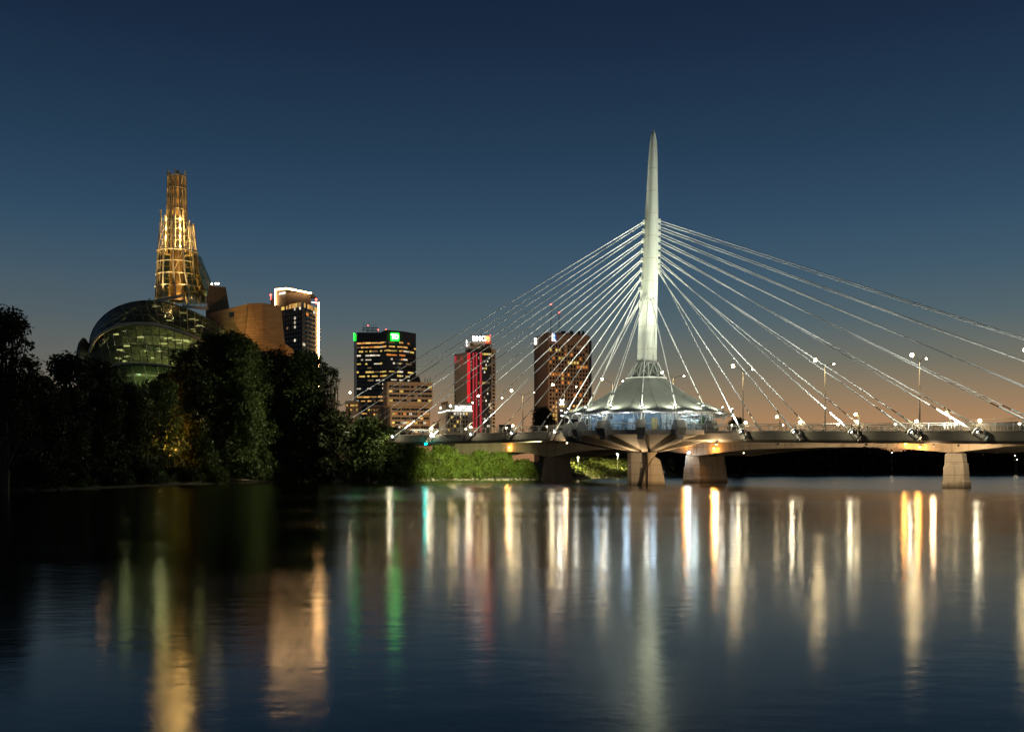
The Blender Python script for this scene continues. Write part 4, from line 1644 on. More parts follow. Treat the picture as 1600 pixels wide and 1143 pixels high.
def glazed(cA, cB, NU, NV, inset, pushf, mat, nm='glass_pane', mull=.14):
    fr_mb = MB()
    for i in range(NU):
        for j in range(NV):
            u0, u1, v0, v1 = i / NU, (i + 1) / NU, j / NV, (j + 1) / NV
            e, g = .06 / NU, .06 / NV
            q = [surf(cA, cB, u, v, inset, pushf(v)) for u, v in ((u0 + e, v0 + g), (u1 - e, v0 + g), (u1 - e, v1 - g), (u0 + e, v1 - g))]
            n = (q[1] - q[0]).cross(q[3] - q[0])
            n = n.normalized() if n.length > 1e-6 else Vector((0, 1, 0))
            if n.y < 0:
                n = -n
            MB().hexa(q, [p + n * .12 for p in q]).build(nm, M[mat], mu)
    for i in range(NU + 1):
        pts = [surf(cA, cB, i / NU, j / NV, inset - .12, pushf(j / NV)) for j in range(NV + 1)]
        fr_mb.path(pts, mull, 4)
    for j in range(NV + 1):
        pts = [surf(cA, cB, i / NU, j / NV, inset - .1, pushf(j / NV)) for i in range(NU + 1)]
        fr_mb.path(pts, mull * .8, 4)
    fr_mb.build('mullion_grid', M['steel_dark'], mu)['kind'] = 'stuff'


glazed(tC, rC, 24, 5, 0, back, 'pane_cloud_dark')
glazed(rC, lC, 22, 6, 1.5, lambda v: 1.5 * v, 'pane_cloud')
glazed(lC, bC, 12, 4, 4.5, lambda v: 0, 'pane_cloud')
# rims: pale bands along the edges of the glass shells
for cu, r, ins, mt in ((tC, .28, 16.2, 'steel_dark'), (rC, .5, -.2, 'steel_gold'), (lC, .34, 2.4, 'steel_gold')):
    pts = [surf(cu, cu, u, 0, ins) for u in np.linspace(0, 1, 40)]
    MB().path(pts, r, 7).build('shell_rim', M[mt], mu)
# inside: floors, a back wall and ramps lit by lamps
bk = MB()
ub = np.linspace(.02, .98, 30)
for u0, u1 in zip(ub[:-1], ub[1:]):
    for cA, cB, ins in ((tC, rC, 24), (rC, lC, 18), (lC, bC, 18)):
        for v0, v1 in ((0, .5), (.5, 1)):
            bk.add([surf(cA, cB, u0, v0 * .94 + .05, ins + 4), surf(cA, cB, u1, v0 * .94 + .05, ins + 4), surf(cA, cB, u1, v1 * .94 + .05, ins), surf(cA, cB, u0, v1 * .94 + .05, ins)], [(0, 1, 2, 3)])
bk.build('inner_wall', M['interior_green'], mu)
for k in range(26):
    u0 = random.uniform(.05, .8)
    u1 = u0 + random.uniform(.05, .22)
    v0 = random.uniform(.1, .95)
    v1 = v0 + random.uniform(-.35, .35)
    cA, cB = ((tC, rC), (rC, lC), (rC, lC))[k % 3]
    v0, v1 = min(.95, max(.2, v0)), min(.95, max(.2, v1))
    i0, i1 = (9, 11) if k % 3 else (7 + back(v0), 8 + back(v1))
    MB().bar(surf(cA, cB, u0, v0, i0), surf(cA, cB, min(u1, .97), v1, i1), .4, .5).build('inner_ramp', M['interior'], mu)
for k in range(44):
    u = random.uniform(.18, .97) if k % 3 else random.uniform(.45, .97)
    v = random.uniform(.1, .95)
    cA, cB = (tC, rC) if k % 3 == 0 else (rC, lC)
    p = surf(cA, cB, u, max(v, .2), 6 if k % 3 else 5 + back(v))
    MB().box(p, (random.uniform(.6, 2.6), .3, random.uniform(.2, .5))).build('inner_lamp', M['ramp_light'], mu)
for u, cA, cB, v, pw, col in [(.25, rC, lC, .4, 3600, (1, .98, .6)), (.45, rC, lC, .5, 5200, (1, .95, .55)), (.62, rC, lC, .5, 5200, (1, .9, .5)), (.8, rC, lC, .5, 4200, (1, .82, .42)),
                              (.5, tC, rC, .6, 5600, (1, .92, .5)), (.7, tC, rC, .6, 8000, (1, .85, .42)), (.88, tC, rC, .6, 5600, (1, .7, .35)), (.28, lC, bC, .35, 6000, (.62, 1, .5)), (.5, lC, bC, .35, 4500, (.8, 1, .5))]:
    point_light(surf(cA, cB, u, v, 11), col, pw * .32, .9, 'museum_light')
point_light(P(163, 533, YQ - 16), (1, .55, .3), 260, .3, 'rim_light')
# dark side lobe at the left
lob = MB()
for s in range(9):
    t = s / 8
    c = P(134 - 3 * t, 600 - 72 * t, YQ + 2)
    r = 2.6 * math.sqrt(max(.02, 1 - t ** 2.6)) + .05
    if s == 0:
        L = []
    L.append([c + Vector((math.cos(a) * r * .9, math.sin(a) * r * 2.2, 0)) for a in np.linspace(0, 2 * math.pi, 13)[:-1]])
lob.loft(L).build('side_shell', M['steel_dark'], mu, smooth=True)
# body behind the shell so that it is closed
body = MB()
bt = [surf(tC, rC, u, 0, 16.6) for u in np.linspace(.01, .99, 30)]
rear = [p + Vector((-p.x * .0 + 4 * math.sin(math.pi * i / 29), 30, -.35 * max(0, p.z - 6))) for i, p in enumerate(bt)]
for i in range(29):
    p, q, c1, c2 = bt[i], bt[i + 1], rear[i], rear[i + 1]
    dn = Vector((0, 0, -.5))
    body.hexa([p + dn, q + dn, c2 + dn, c1 + dn], [p, q, c2, c1])
    body.hexa([Vector((c1.x, c1.y, 5)), Vector((c2.x, c2.y, 5)), Vector((c2.x, c2.y + .5, 5)), Vector((c1.x, c1.y + .5, 5))], [c1 + dn, c2 + dn, c2 + Vector((0, .5, -.5)), c1 + Vector((0, .5, -.5))])
body.build('rear_shell', M['steel_dark'], mu)


def mono(polyF, Yf, polyB, Yb, name, mat):
    return MB().hexa([P(a, b, Yf) for a, b in polyF], [P(a, b, Yb) for a, b in polyB]).build(name, M[mat], mu)


def faceted(faces, pts, name):
    """A stone block from named pixel+depth points."""
    keys = list(pts)
    mb = MB()
    mb.add([P(*pts[k]) for k in keys], [tuple(keys.index(k) for k in f) for f in faces])
    return mb.build(name, M['museum_stone'], mu)


# block A: upright stone block at the foot of the spire
pA = {'a': (326, 446, 338), 'b': (353, 449, 336), 'c': (358.5, 482, 335), 'd': (358.5, 640, 335), 'e': (321, 640, 337), 'f': (321.5, 488, 337),
      'a2': (326, 446, 352), 'b2': (352, 448, 352), 'd2': (357, 640, 352), 'e2': (321, 640, 352)}
faceted([('a', 'b', 'c', 'f'), ('f', 'c', 'd', 'e'), ('a2', 'b2', 'd2', 'e2'), ('a', 'b', 'b2', 'a2'), ('b', 'c', 'd', 'd2', 'b2'), ('a', 'f', 'e', 'e2', 'a2')], pA, 'stone_block')
# block B: left facing slope running up to the corner
pB = {'a': (322, 491, 334), 'b': (388, 474, 322), 'c': (382, 527, 322), 'd': (382, 640, 322), 'e': (322, 640, 334),
      'a2': (324, 489, 350), 'b2': (390, 474, 350), 'd2': (390, 640, 350), 'e2': (324, 640, 350)}
faceted([('a', 'b', 'c', 'd', 'e'), ('a', 'b', 'b2', 'a2'), ('a2', 'b2', 'd2', 'e2'), ('a', 'e', 'e2', 'a2'), ('b', 'c', 'd', 'd2', 'b2')], pB, 'stone_block')
# block C: right block in two facets
pC = {'a': (388.6, 474, 321), 'b': (410, 473, 322), 'c': (439, 479, 327), 'd': (445.5, 540, 327), 'e': (445.5, 640, 327), 'f': (382.8, 640, 321), 'g': (382.8, 527, 321),
      'h': (411, 534, 320.5), 'a2': (390, 474, 348), 'c2': (438, 478, 348), 'd2': (446, 540, 348), 'e2': (446, 640, 348), 'f2': (386, 640, 348)}
faceted([('a', 'b', 'h', 'g'), ('b', 'c', 'd', 'h'), ('g', 'h', 'd', 'e', 'f'), ('a', 'b', 'c', 'c2', 'a2'), ('c', 'd', 'e', 'e2', 'd2', 'c2'), ('a2', 'c2', 'd2', 'e2', 'f2'), ('a', 'g', 'f', 'f2', 'a2')], pC, 'stone_block')
# block D: low terrace to the right
pD = {'a': (446, 537, 322), 'b': (458.5, 546, 322), 'c': (462, 640, 322), 'd': (440, 640, 322), 'a2': (446, 537, 340), 'b2': (458, 546, 340), 'c2': (462, 640, 340), 'd2': (440, 640, 340)}
faceted([('a', 'b', 'c', 'd'), ('a2', 'b2', 'c2', 'd2'), ('a', 'b', 'b2', 'a2'), ('b', 'c', 'c2', 'b2'), ('a', 'd', 'd2', 'a2')], pD, 'stone_block')
wb = P(362.5, 491.5, 326.6)
MB().box(wb, (2.3, .5, 1.5), (Vector((.80, -.60, 0)), Vector((.6, .8, 0)), Vector((0, 0, 1)))).build('stone_window', M['dark_glass'], mu)
for px, py in ((331, 444), (337, 443.5), (341, 443.8)):
    MB().sphere(P(px, py - .6, 340), .3, 6, 4).build('roof_lamp', M['lamp_dim'], mu)
for px, py, Y, aim, pw in [(340, 560, 306, (345, 480, 333), 13000), (400, 575, 290, (405, 510, 322), 10500), (440, 575, 296, (430, 515, 326), 4800)]:
    spot_light(P(px, py, Y), P(*aim), (1, .50, .16), pw, 95, 1, .5)

# lattice spire
tx0 = 277.5


def tower_pt(py, ang, k=1.0):
    """Plan radius and centre of the spire by height."""
    hw = np.interp(py, [266, 330, 345, 395, 430, 468], [13.6, 15.0, 25.0, 29.5, 32.0, 40.0])
    cx_ = np.interp(py, [266, 330, 395, 430, 468], [276, 277, 277, 278, 284])
    c = P(cx_, py, YQ + 18)
    r = hw / F_PX * (YQ + 18) * k
    return Vector((c.x + math.sin(ang) * r, c.y - math.cos(ang) * r, c.z))


def core_pt(py, ang, hw):
    c = P(276.5, py, YQ + 18)
    r = hw / F_PX * (YQ + 18)
    return Vector((c.x + math.sin(ang) * r, c.y - math.cos(ang) * r, c.z))


# inner shaft, top section
NC = 14
angs = [2 * math.pi * (i + .35) / NC for i in range(NC)]
for i, a in enumerate(angs):
    top = 266 + (i * 37 % 11)
    MB().tube(core_pt(395, a, 16.5), core_pt(top, a, 13.4), .30, .26, 6).build('spire_column', M['steel_gold'], mu)
for py in (276, 295, 328, 345, 360, 378):
    hw = 13.4 + 3.1 * (py - 266) / 129
    MB().path([core_pt(py, a, hw) for a in angs + [angs[0]]], .2, 5).build('spire_ring', M['steel_gold'], mu)
for i in range(NC):
    a0, a1 = angs[i], angs[(i + 1) % NC]
    for p0, p1 in ((328, 295), (360, 328), (295, 345), (378, 345)):
        if (i + p0) % 2:
            MB().tube(core_pt(p0, a0, 14.8), core_pt(p1, a1, 14.4), .12, .12, 5).build('spire_brace', M['steel_gold'], mu)
    for t0, t1 in ((270 + (i * 37 % 11), 294), (296, 327), (329, 394)):
        q = [core_pt(t1, a0 + .05, 14.2), core_pt(t1, a1 - .05 if a1 > a0 else a1 - .05, 14.2), core_pt(t0, a1 - .05, 13.2), core_pt(t0, a0 + .05, 13.2)]
        n = Vector((math.sin((a0 + a1) / 2), -math.cos((a0 + a1) / 2), 0)) * .12
        MB().hexa(q, [p - n for p in q]).build('spire_pane', M['pane_tower'], mu)
# outer cage
ND = 12
angs2 = [2 * math.pi * (i + .2) / ND for i in range(ND)]
tops = []
for i, a in enumerate(angs2):
    lean = math.sin(a)
    top = 327 + 3 * (i % 3) if lean < -.75 else (347 + 2 * (i % 2) if lean > .6 else 340 + (i * 29 % 17))
    tops.append(top)
    pts = [tower_pt(py, a) for py in np.linspace(470, max(top, 346), 9)] + ([tower_pt(346, a) + Vector((0, 0, (346 - top) * YQ / F_PX))] if top < 346 else [])
    MB().path(pts, .30, 6).build('cage_column', M['steel_gold'], mu)
    if i % 2 == 0:
        pts = [tower_pt(py, a + .26, .97) for py in np.linspace(468, 352, 8)]
        MB().path(pts, .15, 5).build('cage_mullion', M['steel_gold'], mu)
for py in (352, 372, 394, 412, 431, 450):
    MB().path([tower_pt(py, a, 1.01) for a in np.linspace(0, 2 * math.pi, 25)], .42 if py == 394 else .17, 5).build('cage_ring', M['steel_gold'], mu)
for i in range(ND):
    a0, a1 = angs2[i], angs2[(i + 1) % ND]
    for p0, p1 in ((394, 372), (372, 352), (468, 431) if i % 3 else (431, 394)):
        if p0 > 400 and i % 2:
            continue
        b0, b1 = (p0, p1) if (i + p0) % 2 else (p1, p0)
        MB().tube(tower_pt(b0, a0, .99), tower_pt(b1, a1, .99), .16, .16, 5).build('cage_brace', M['steel_gold'], mu)
    for q0, q1 in ((412, 395), (431, 413), (450, 432), (469, 451)):
        am = a1 if a1 > a0 else a1 + 2 * math.pi
        q = [tower_pt(q0, a0 + .03, .96), tower_pt(q0, am - .03, .96), tower_pt(q1, am - .03, .96), tower_pt(q1, a0 + .03, .96)]
        n = Vector((math.sin((a0 + am) / 2), -math.cos((a0 + am) / 2), 0)) * .12
        MB().hexa(q, [p - n for p in q]).build('spire_pane', M['pane_tower'], mu)
# stair core inside
st = MB()
for k in range(24):
    py = 462 - k * 7.6
    a = k * 1.3
    r = .34 if py > 350 else .2
    st.bar(core_pt(py, a, 14 * r * 2), core_pt(py - 6, a + 2.4, 14 * r * 2), .5, .4)
st.build('spire_stair', M['interior'], mu)
MB().tube(core_pt(470, 0, 0), core_pt(350, 0, 0), 2.8, 1.9, 12).build('lift_shaft', M['beige_stone'], mu)
MB().tube(core_pt(349.9, 0, 0), core_pt(276, 0, 0), 1.6, 1.3, 12).build('upper_shaft', M['beige_stone'], mu)
# flare on the right and truss deck below the cage
fl = [(306, 396), (312, 412), (320, 430), (327, 450), (327, 470)]
q = [P(a, b, YQ + 8) for a, b in fl]
inn = [P(302, 396, YQ + 8), P(303, 412, YQ + 8), P(304, 430, YQ + 8), P(305, 450, YQ + 8), P(306, 470, YQ + 8)]
for k in range(4):
    z = [q[k], q[k + 1], inn[k + 1], inn[k]]
    MB().hexa(z, [p + Vector((0, 6, 0)) for p in z]).build('flare_pane', M['pane_tower'], mu)
MB().path(q, .28, 5).build('flare_rim', M['steel_gold'], mu)
MB().bar(P(244, 470, YQ + 2), P(288, 461, YQ + 2), .8, .9).build('truss_chord', M['steel_gold'], mu)
MB().bar(P(285, 478, YQ + 1), P(325, 482, YQ + 1), .8, .9).build('truss_chord', M['steel_gold'], mu)
for k in range(9):
    a = 288 + k * 4.5
    MB().tube(P(a, 480, YQ + 3), P(a + (2.2 if k % 2 else -2.2), 462, YQ + 3), .14, .14, 5).build('truss_post', M['steel_gold'], mu)
for py, pw in ((280, 300), (298, 420), (315, 560), (332, 800), (345, 1200), (358, 2000), (372, 2600), (388, 2600), (408, 900), (425, 800), (445, 900), (462, 1300)):
    c = core_pt(py, 0, 0)
    for a in (0.6, 3.2, 5.2):
        hw = 11 if py < 340 else 19
        p = core_pt(py, a, hw)
        point_light(p, (1, .62, .21), pw * .41, .4, 'spire_light')
for a in (-1.2, -.4, .4, 1.2):      # floods on the cage ledge
    p = tower_pt(470, a, 1.18)
    f = MB().box(p, (.5, .4, .4)).build('ledge_floodlight', M['steel_dark'], mu)
    spot_light(p + Vector((0, -.6, .5)), tower_pt(380, a, .9), (1, .66, .26), 11000, 60, .8, .3)

# ------------------------------------------------------------------ city towers
def ang2(p0, p1):
    return math.atan2(p1.y - p0.y, p1.x - p0.x)


def wall_frame(p0, p1):
    d = (p1 - p0)
    d.z = 0
    L = d.length
    d.normalize()
    n = Vector((d.y, -d.x, 0))
    if n.y > 0 and abs(n.y) > .2:
        n = -n
    return d, n, L


def facade(parent, p0, p1, rows, cols, fill_w, wh, lit, dark='dark_glass', depth=.25, u0=0.0, u1=1.0, proud=.02):
    """Windows as objects on the wall from p0 to p1 (plan). rows = list of window centre heights, lit(r, c) gives a material or None, 'skip' leaves it out."""
    d, n, L = wall_frame(p0, p1)
    rz = math.atan2(d.y, d.x)
    cw = L * (u1 - u0) / cols
    for r, z in enumerate(rows):
        for c in range(cols):
            m = lit(r, c)
            if m == 'skip':
                continue
            p = p0 + d * (L * u0 + cw * (c + .5)) + n * (proud + depth / 2 - .1)
            ubox('window', M[m or dark], (p.x, p.y, z), (cw * fill_w, depth, wh), parent, rz)


def bands(parent, p0, p1, zs, h, mat, proud, name, u0=0.0, u1=1.0, depth=.5):
    d, n, L = wall_frame(p0, p1)
    rz = math.atan2(d.y, d.x)
    for z in zs:
        p = p0 + d * (L * (u0 + u1) / 2) + n * (proud - depth / 2)
        ubox(name, M[mat], (p.x, p.y, z), (L * (u1 - u0), depth, h), parent, rz)


def fins(parent, p0, p1, us, w, z0, z1, mat, proud, name, depth=.5):
    d, n, L = wall_frame(p0, p1)
    rz = math.atan2(d.y, d.x)
    for u in us:
        p = p0 + d * (L * u) + n * (proud - depth / 2)
        ubox(name, M[mat], (p.x, p.y, (z0 + z1) / 2), (w, depth, z1 - z0), parent, rz)


def G(px, Y):
    p = P(px, HZ, Y)
    p.z = 0
    return p


rnd = random.Random(5)
# --- outlined hotel tower
Yh = 600
h0, hc, h1 = G(423, 612), G(472, 590), G(499, 615)
ht = thing('outlined_tower', (hc.x, hc.y + 12, 6), 'dark apartment tower outlined with warm white strip lights', 'tower')
bk_ = Vector((0, 34, 0))
z_par = ZA(474, Yh)
z_band = ZA(479.5, Yh)
MB().prism([h0, hc, h1, h1 * 1.05 + Vector((-1, 0, 0)), h0 * 1.05 + Vector((3, 0, 0))], 5, z_par - 1.5).build('wall', M['dark_brick'], ht)
pent = [G(430, 606), G(447, 598), G(486, 606), G(486, 625), G(430, 625)]
MB().prism(pent, z_par - 1.49, ZA(455, Yh)).build('penthouse', M['dark_brick'], ht)
tp = [P(430, 453, 605), P(447.5, 451, 597), P(486.5, 458.5, 605)]
MB().hexa([Vector((p.x, p.y, ZA(455, Yh) + .005)) for p in tp] + [Vector((tp[2].x, 624, ZA(455, Yh) + .005)), Vector((tp[0].x, 624, ZA(455, Yh) + .005))],
          [tp[0], tp[1], tp[2], tp[2] + Vector((0, 19, 0)), tp[0] + Vector((0, 19, 0))]).build('penthouse_roof', M['dark_brick'], ht)
MB().prism([G(423, 611), G(440, 603.5), G(440, 640), G(423, 640)], z_par - 1.48, ZA(462, Yh)).build('lift_housing', M['dark_brick'], ht)
off = Vector((0, -.8, 0))
MB().path([P(430, 479, 604), P(430, 452.3, 604), P(447.5, 450.3, 596), P(486.5, 458, 604)], .32, 6).build('light_strip', M['led_strip'], ht)
MB().path([P(498, 472.5, 612), P(498, 608, 612)], .38, 6).build('light_strip', M['led_strip'], ht)
MB().path([P(487, 472.0, 604), P(498, 473.0, 612)], .3, 6).build('light_strip', M['led_white'], ht)
ubox('roof_sign', M['led_white'], P(441, 458, 599), (7, .4, 1.3), ht, ang2(G(430, 606), G(447, 598))).scale = (6, .4, 1.0)
for a, b, n_ in ((h0, hc, 14), (hc, h1, 10)):
    facade(ht, a, b, [z_band], n_, .84, 2.6, lambda r, c: rnd.choice(['win_warm', 'win_warm', 'win_yellow', 'win_dim', None]), u0=.3 if a is h0 else 0)
zr = [ZA(485 + 6.9 * k, Yh) for k in range(18)]
facade(ht, h0, hc, zr, 7, .55, 1.5, lambda r, c: 'win_white' if (c == 4 and r in (0, 2, 3, 4, 7, 11)) else (rnd.choice(['win_white', 'win_dim']) if rnd.random() < .05 else None), u0=.42, u1=.98)
facade(ht, hc, h1, zr, 5, .6, 1.5, lambda r, c: ('win_orange' if (c == 1 and r == 1) else ('win_white' if rnd.random() < .09 else None)))
bands(ht, hc, h1, [ZA(488.5 + 6.9 * k, Yh) for k in range(17)], .35, 'concrete_dark', .9, 'balcony_slab', .18, .62, .9)
for px, py in ((423, 460.5), (472, 469), (494, 467.5)):
    p = P(px, py, 606)
    MB().sphere(p, .6, 6, 4).tube(p - Vector((0, 0, 3)), p, .15, .15, 4).build('aircraft_light', M['lamp_red'], ht)

# --- dark glass tower with the green sign
Yt = 860
pts = [G(553, 885), G(557.5, 862), G(594, 858), G(604, 852), (G(630, 858)), G(650, 872)]
gt = thing('dark_glass_tower', (G(600, 880).x, 880, 6), 'dark glass office tower with green square sign and lit window bands', 'tower')
z_top = ZA(521, Yt)
MB().prism(pts + [pts[-1] * 1.04 + Vector((-1, 0, 0)), pts[0] * 1.03 + Vector((1, 0, 0))], 5, z_top).build('wall', M['dark_panel'], gt)
cr = [P(557.5, 519, 862), P(594, 519, 858), P(603, 515, 852), P(630, 517.3, 858), P(650, 520.8, 872)]
MB().hexa([Vector((p.x, p.y + .4, z_top + .01)) for p in cr] + [Vector((cr[-1].x * 1.03 - 1, 899, z_top + .01)), Vector((cr[0].x * 1.03 + 1, 890, z_top + .01))],
          [p + Vector((0, .4, 0)) for p in cr] + [Vector((cr[-1].x * 1.03 - 1, 899, cr[-1].z)), Vector((cr[0].x * 1.03 + 1, 890, cr[0].z))]).build('crown', M['dark_panel'], gt)
LITP = [.72, .74, .66, .50, .14, .20, .14, .62, .56, .30, .12, .42, .06, .66, .45, .2, .1, .3, .1, .1, .3]
zrow = [ZA(536 + 6.45 * k, Yt) for k in range(21)]
HUE = ['win_warm', 'win_warm', 'win_yellow', 'win_warm', 'win_white', 'win_yellow', 'win_dim', 'win_yellow', 'win_yellow', 'win_white', 'win_white', 'win_white', 'win_dim', 'win_warm', 'win_warm', 'win_white', 'win_dim', 'win_warm', 'win_dim', 'win_dim', 'win_warm']
for a, b, n_ in ((1, 2, 11), (2, 3, 3), (3, 4, 8), (4, 5, 6)):
    bands(gt, pts[a], pts[b], zrow, 1.75, 'dark_glass', .06, 'window_band', .01, .99)
    d, n, L = wall_frame(pts[a], pts[b])
    rz = math.atan2(d.y, d.x)
    for r, z in enumerate(zrow):
        c = 0
        while c < n_:
            p_ = LITP[r] * (1.25 if a == 1 and r in (0, 1, 3, 7, 11, 13) else 1) * (.55 if a == 4 else 1)
            if rnd.random() < p_:
                k = min(n_ - c, rnd.choice([1, 1, 2, 3]))
                m = HUE[r] if rnd.random() < .8 else rnd.choice(['win_white', 'win_dim', 'win_orange'])
                if r == 3:
                    m = 'win_white' if a == 1 else 'win_orange'
                q = pts[a] + d * (L / n_ * (c + k / 2)) + n * .12
                ubox('window', M[m], (q.x, q.y, z + rnd.uniform(-.1, .1)), (L / n_ * k * .9, .1, rnd.choice([1.0, 1.3, 1.5])), gt, rz)
                c += k
            else:
                c += 1
sg = P(617.5, 526.5, 855)
rzs = ang2(pts[3], pts[4])
nsg = wall_frame(pts[3], pts[4])[1]
sp_ = ubox('sign_panel', M['sign_green'], sg - Vector((0, 1.6, 0)), (6.9, .5, 6.6), gt, rzs)
text('sign_lettering', 'TD', 5.0, sg - Vector((0, 2.15, 0)), rzs, M['sign_white'], gt, .1, .14)
ubox('sign_panel', M['sign_green'], P(553.8, 526.5, 878), (.5, 6, 6.2), gt)
rack = MB()
for px, t_ in ((568, 503), (572, 506), (576, 502), (580, 504), (584, 505), (587.5, 503)):
    rack.tube(P(px, 517, 880), P(px, t_, 880), .16, .1, 4)
for a, b, y in ((567, 590, 512), (566, 588, 515), (572, 590, 517.3)):
    rack.bar(P(a, y, 880), P(b, y, 880), .5, .5)
for px in (567, 574, 582, 589):
    rack.bar(P(px, 519, 880), P(px + 1, 511, 880), .3, .3)
rack.build('antenna_rack', M['steel_dark'], gt)
for px, py in ((575, 508.5), (603, 514.4), (591, 515)):
    MB().sphere(P(px, py, 868), .45, 6, 4).build('aircraft_light', M['lamp_red'], gt)
# dark sloped roof to its right
lb = thing('low_dark_building', (G(650, 800).x, 800, 6), 'dark building with sloped roof between the green sign tower and the beige building', 'building')
MB().hexa([P(622, 640, 790), P(671, 640, 790), P(671, 640, 820), P(622, 640, 820)], [P(646, 588, 795), P(655, 588, 795), P(655, 588, 815), P(646, 588, 815)]).build('wall', M['dark_panel'], lb)

# --- beige terraced office block
Yb = 700
bg = thing('beige_office_block', (G(640, 720).x, 720, 6), 'beige office block with long window bands and a stepped left corner', 'building')
b0, bc, b1 = G(598.5, 712), G(605, 700), G(676, 706)
zt, zm = ZA(596, Yb), ZA(633, Yb)
MB().prism([b0, bc, b1, b1 * 1.04 + Vector((-1, 0, 0)), b0 * 1.03 + Vector((1, 0, 0))], zm, zt).build('upper_wall', M['beige_stone'], bg)
l0, lc, l1 = G(605.5, 712), G(610, 704), G(672, 709)
MB().prism([l0, lc, l1, l1 * 1.035 + Vector((-1, 0, 0)), l0 * 1.025 + Vector((1, 0, 0))], 5, zm - .9).build('lower_wall', M['beige_stone'], bg)
MB().hexa([Vector((p.x, p.y, zm - .89)) for p in (l0, lc, l1, l1 * 1.035 + Vector((-1, 0, 0)), l0 * 1.025 + Vector((1, 0, 0)))], [Vector((p.x, p.y, zm - .01)) for p in (b0, bc, b1, b1 * 1.035 + Vector((-1.2, 0, 0)), b0 * 1.028 + Vector((1, 0, 0)))]).build('corbel', M['beige_stone'], bg)
zu = [ZA(y, Yb) for y in (603.7, 610.7, 617.7, 625)]
zl = [ZA(y, Yb) for y in (638.5, 645.5, 652.5, 659.5, 666.5, 673.5)]
LU = [.12, .14, .04, .04]
LL = [.08, .6, .12, .55, .25, .1]
facade(bg, bc, b1, zu, 12, .95, 1.5, lambda r, c: ('win_yellow' if rnd.random() < LU[r] or (c in (0, 11) and rnd.random() < .4) else ('win_dim' if rnd.random() < .05 else None)), u0=.04, u1=.98)
facade(bg, lc, l1, zl, 13, .93, 1.55, lambda r, c: (rnd.choice(['win_yellow', 'win_warm', 'win_white', 'win_orange']) if rnd.random() < LL[r] * (1.4 if r == 3 and c > 6 else 1) else None), u0=.04, u1=.97)
fins(bg, bc, b1, (.27, .5, .74), .5, zu[-1] - 1, zu[0] + 1, 'beige_stone', .25, 'pier')
fins(bg, lc, l1, (.27, .5, .74), .5, zl[-1] - 1, zl[0] + 1, 'beige_stone', .25, 'pier')
for px, t_ in ((664, 590), (668, 592), (672, 590)):
    MB().tube(P(px, 596.2, 715), P(px, t_, 715), .3, .2, 5).build('vent_pipe', M['steel_dark'], bg)
# --- low blocks at the left of it
for x0, x1, y, Y, m, lab in ((540, 560, 627, 760, 'beige_stone', 'low brown building at the foot of the dark glass tower'), (573, 601, 634, 740, 'dark_brick', 'low dark building left of the beige office block'), (676, 690, 660, 700, 'dark_brick', 'tiny dark building right of the beige office block'), (780, 800, 664.5, 520, 'dark_brick', 'dark shed on the skyline left of the dark rounded tree'), (872, 906, 628, 560, 'beige_stone', 'low pinkish building in front of the brown tower')):
    t = thing('low_building', (G((x0 + x1) / 2, Y).x, Y, 6), lab, 'building')
    a, b = G(x0, Y), G(x1, Y)
    MB().prism([a, b, b + Vector((0, 16, 0)), a + Vector((0, 16, 0))], 5, ZA(y, Y)).build('wall', M[m], t)
    MB().prism([a - Vector((.3, .3, 0)), b + Vector((.3, -.3, 0)), b + Vector((.3, 16.3, 0)), a + Vector((-.3, 16.3, 0))], ZA(y, Y) + .003, ZA(y, Y) + .5).build('roof', M['grey_stone'], t)
    if x1 - x0 > 16:
        facade(t, a, b, [ZA(y + 6, Y), ZA(y + 13, Y)], 6, .6, 1.3, lambda r, c: rnd.choice(['win_yellow', 'win_warm', None, None, 'win_dim']) if x0 != 780 else None, u0=.05, u1=.95)
    if x0 == 872:
        q = P(878, 628, Y - 2)
        MB().bar(q + Vector((-1.1, 0, -1.6)), q + Vector((1.1, 0, 1.6)), .3, .7).bar(q + Vector((-1.1, -.05, 1.6)), q + Vector((1.1, -.05, -1.6)), .3, .7).build('cross_sign', M['sign_white'], t)

# --- tower with red light stripes
Ym = 780
rt_ = thing('red_striped_tower', (G(742, 800).x, 800, 6), 'stone and glass tower with glowing red vertical stripes and white rooftop sign', 'tower')
m0, m1, m2, m3, m4 = G(710, 800), G(730, 784), G(753.5, 780), G(768, 781), G(774.5, 786)
zt1 = ZA(549, Ym)
MB().prism([m0, m1, m1 * 1.035, m0 * 1.03 + Vector((1, 0, 0))], 5, zt1).build('side_wall', M['grey_stone'], rt_)
MB().prism([m1 + Vector((.02, 0, 0)), m2, m3, m3 + Vector((0, 32, 0)), m1 + Vector((.02, 32, 0))], 5, ZA(545, Ym)).build('wall', M['dark_panel'], rt_)
MB().prism([m3 + Vector((.02, 0, 0)), m4, m4 * 1.025 + Vector((-.5, 0, 0)), m3 * 1.025 + Vector((.02, 0, 0))], 5, ZA(544, Ym)).build('corner_wall', M['beige_stone'], rt_)
cw = [G(727, 790), G(735, 784), G(768.5, 785), G(768.5, 806), G(727, 806)]
MB().prism(cw, zt1 + .1, ZA(532, Ym)).build('crown', M['grey_stone'], rt_)
facade(rt_, G(735, 784), G(768.5, 785), [ZA(537.5, Ym), ZA(542, Ym)], 12, .8, 1.4, lambda r, c: rnd.choice([None, None, 'win_dim']))
d12 = m2 - m1
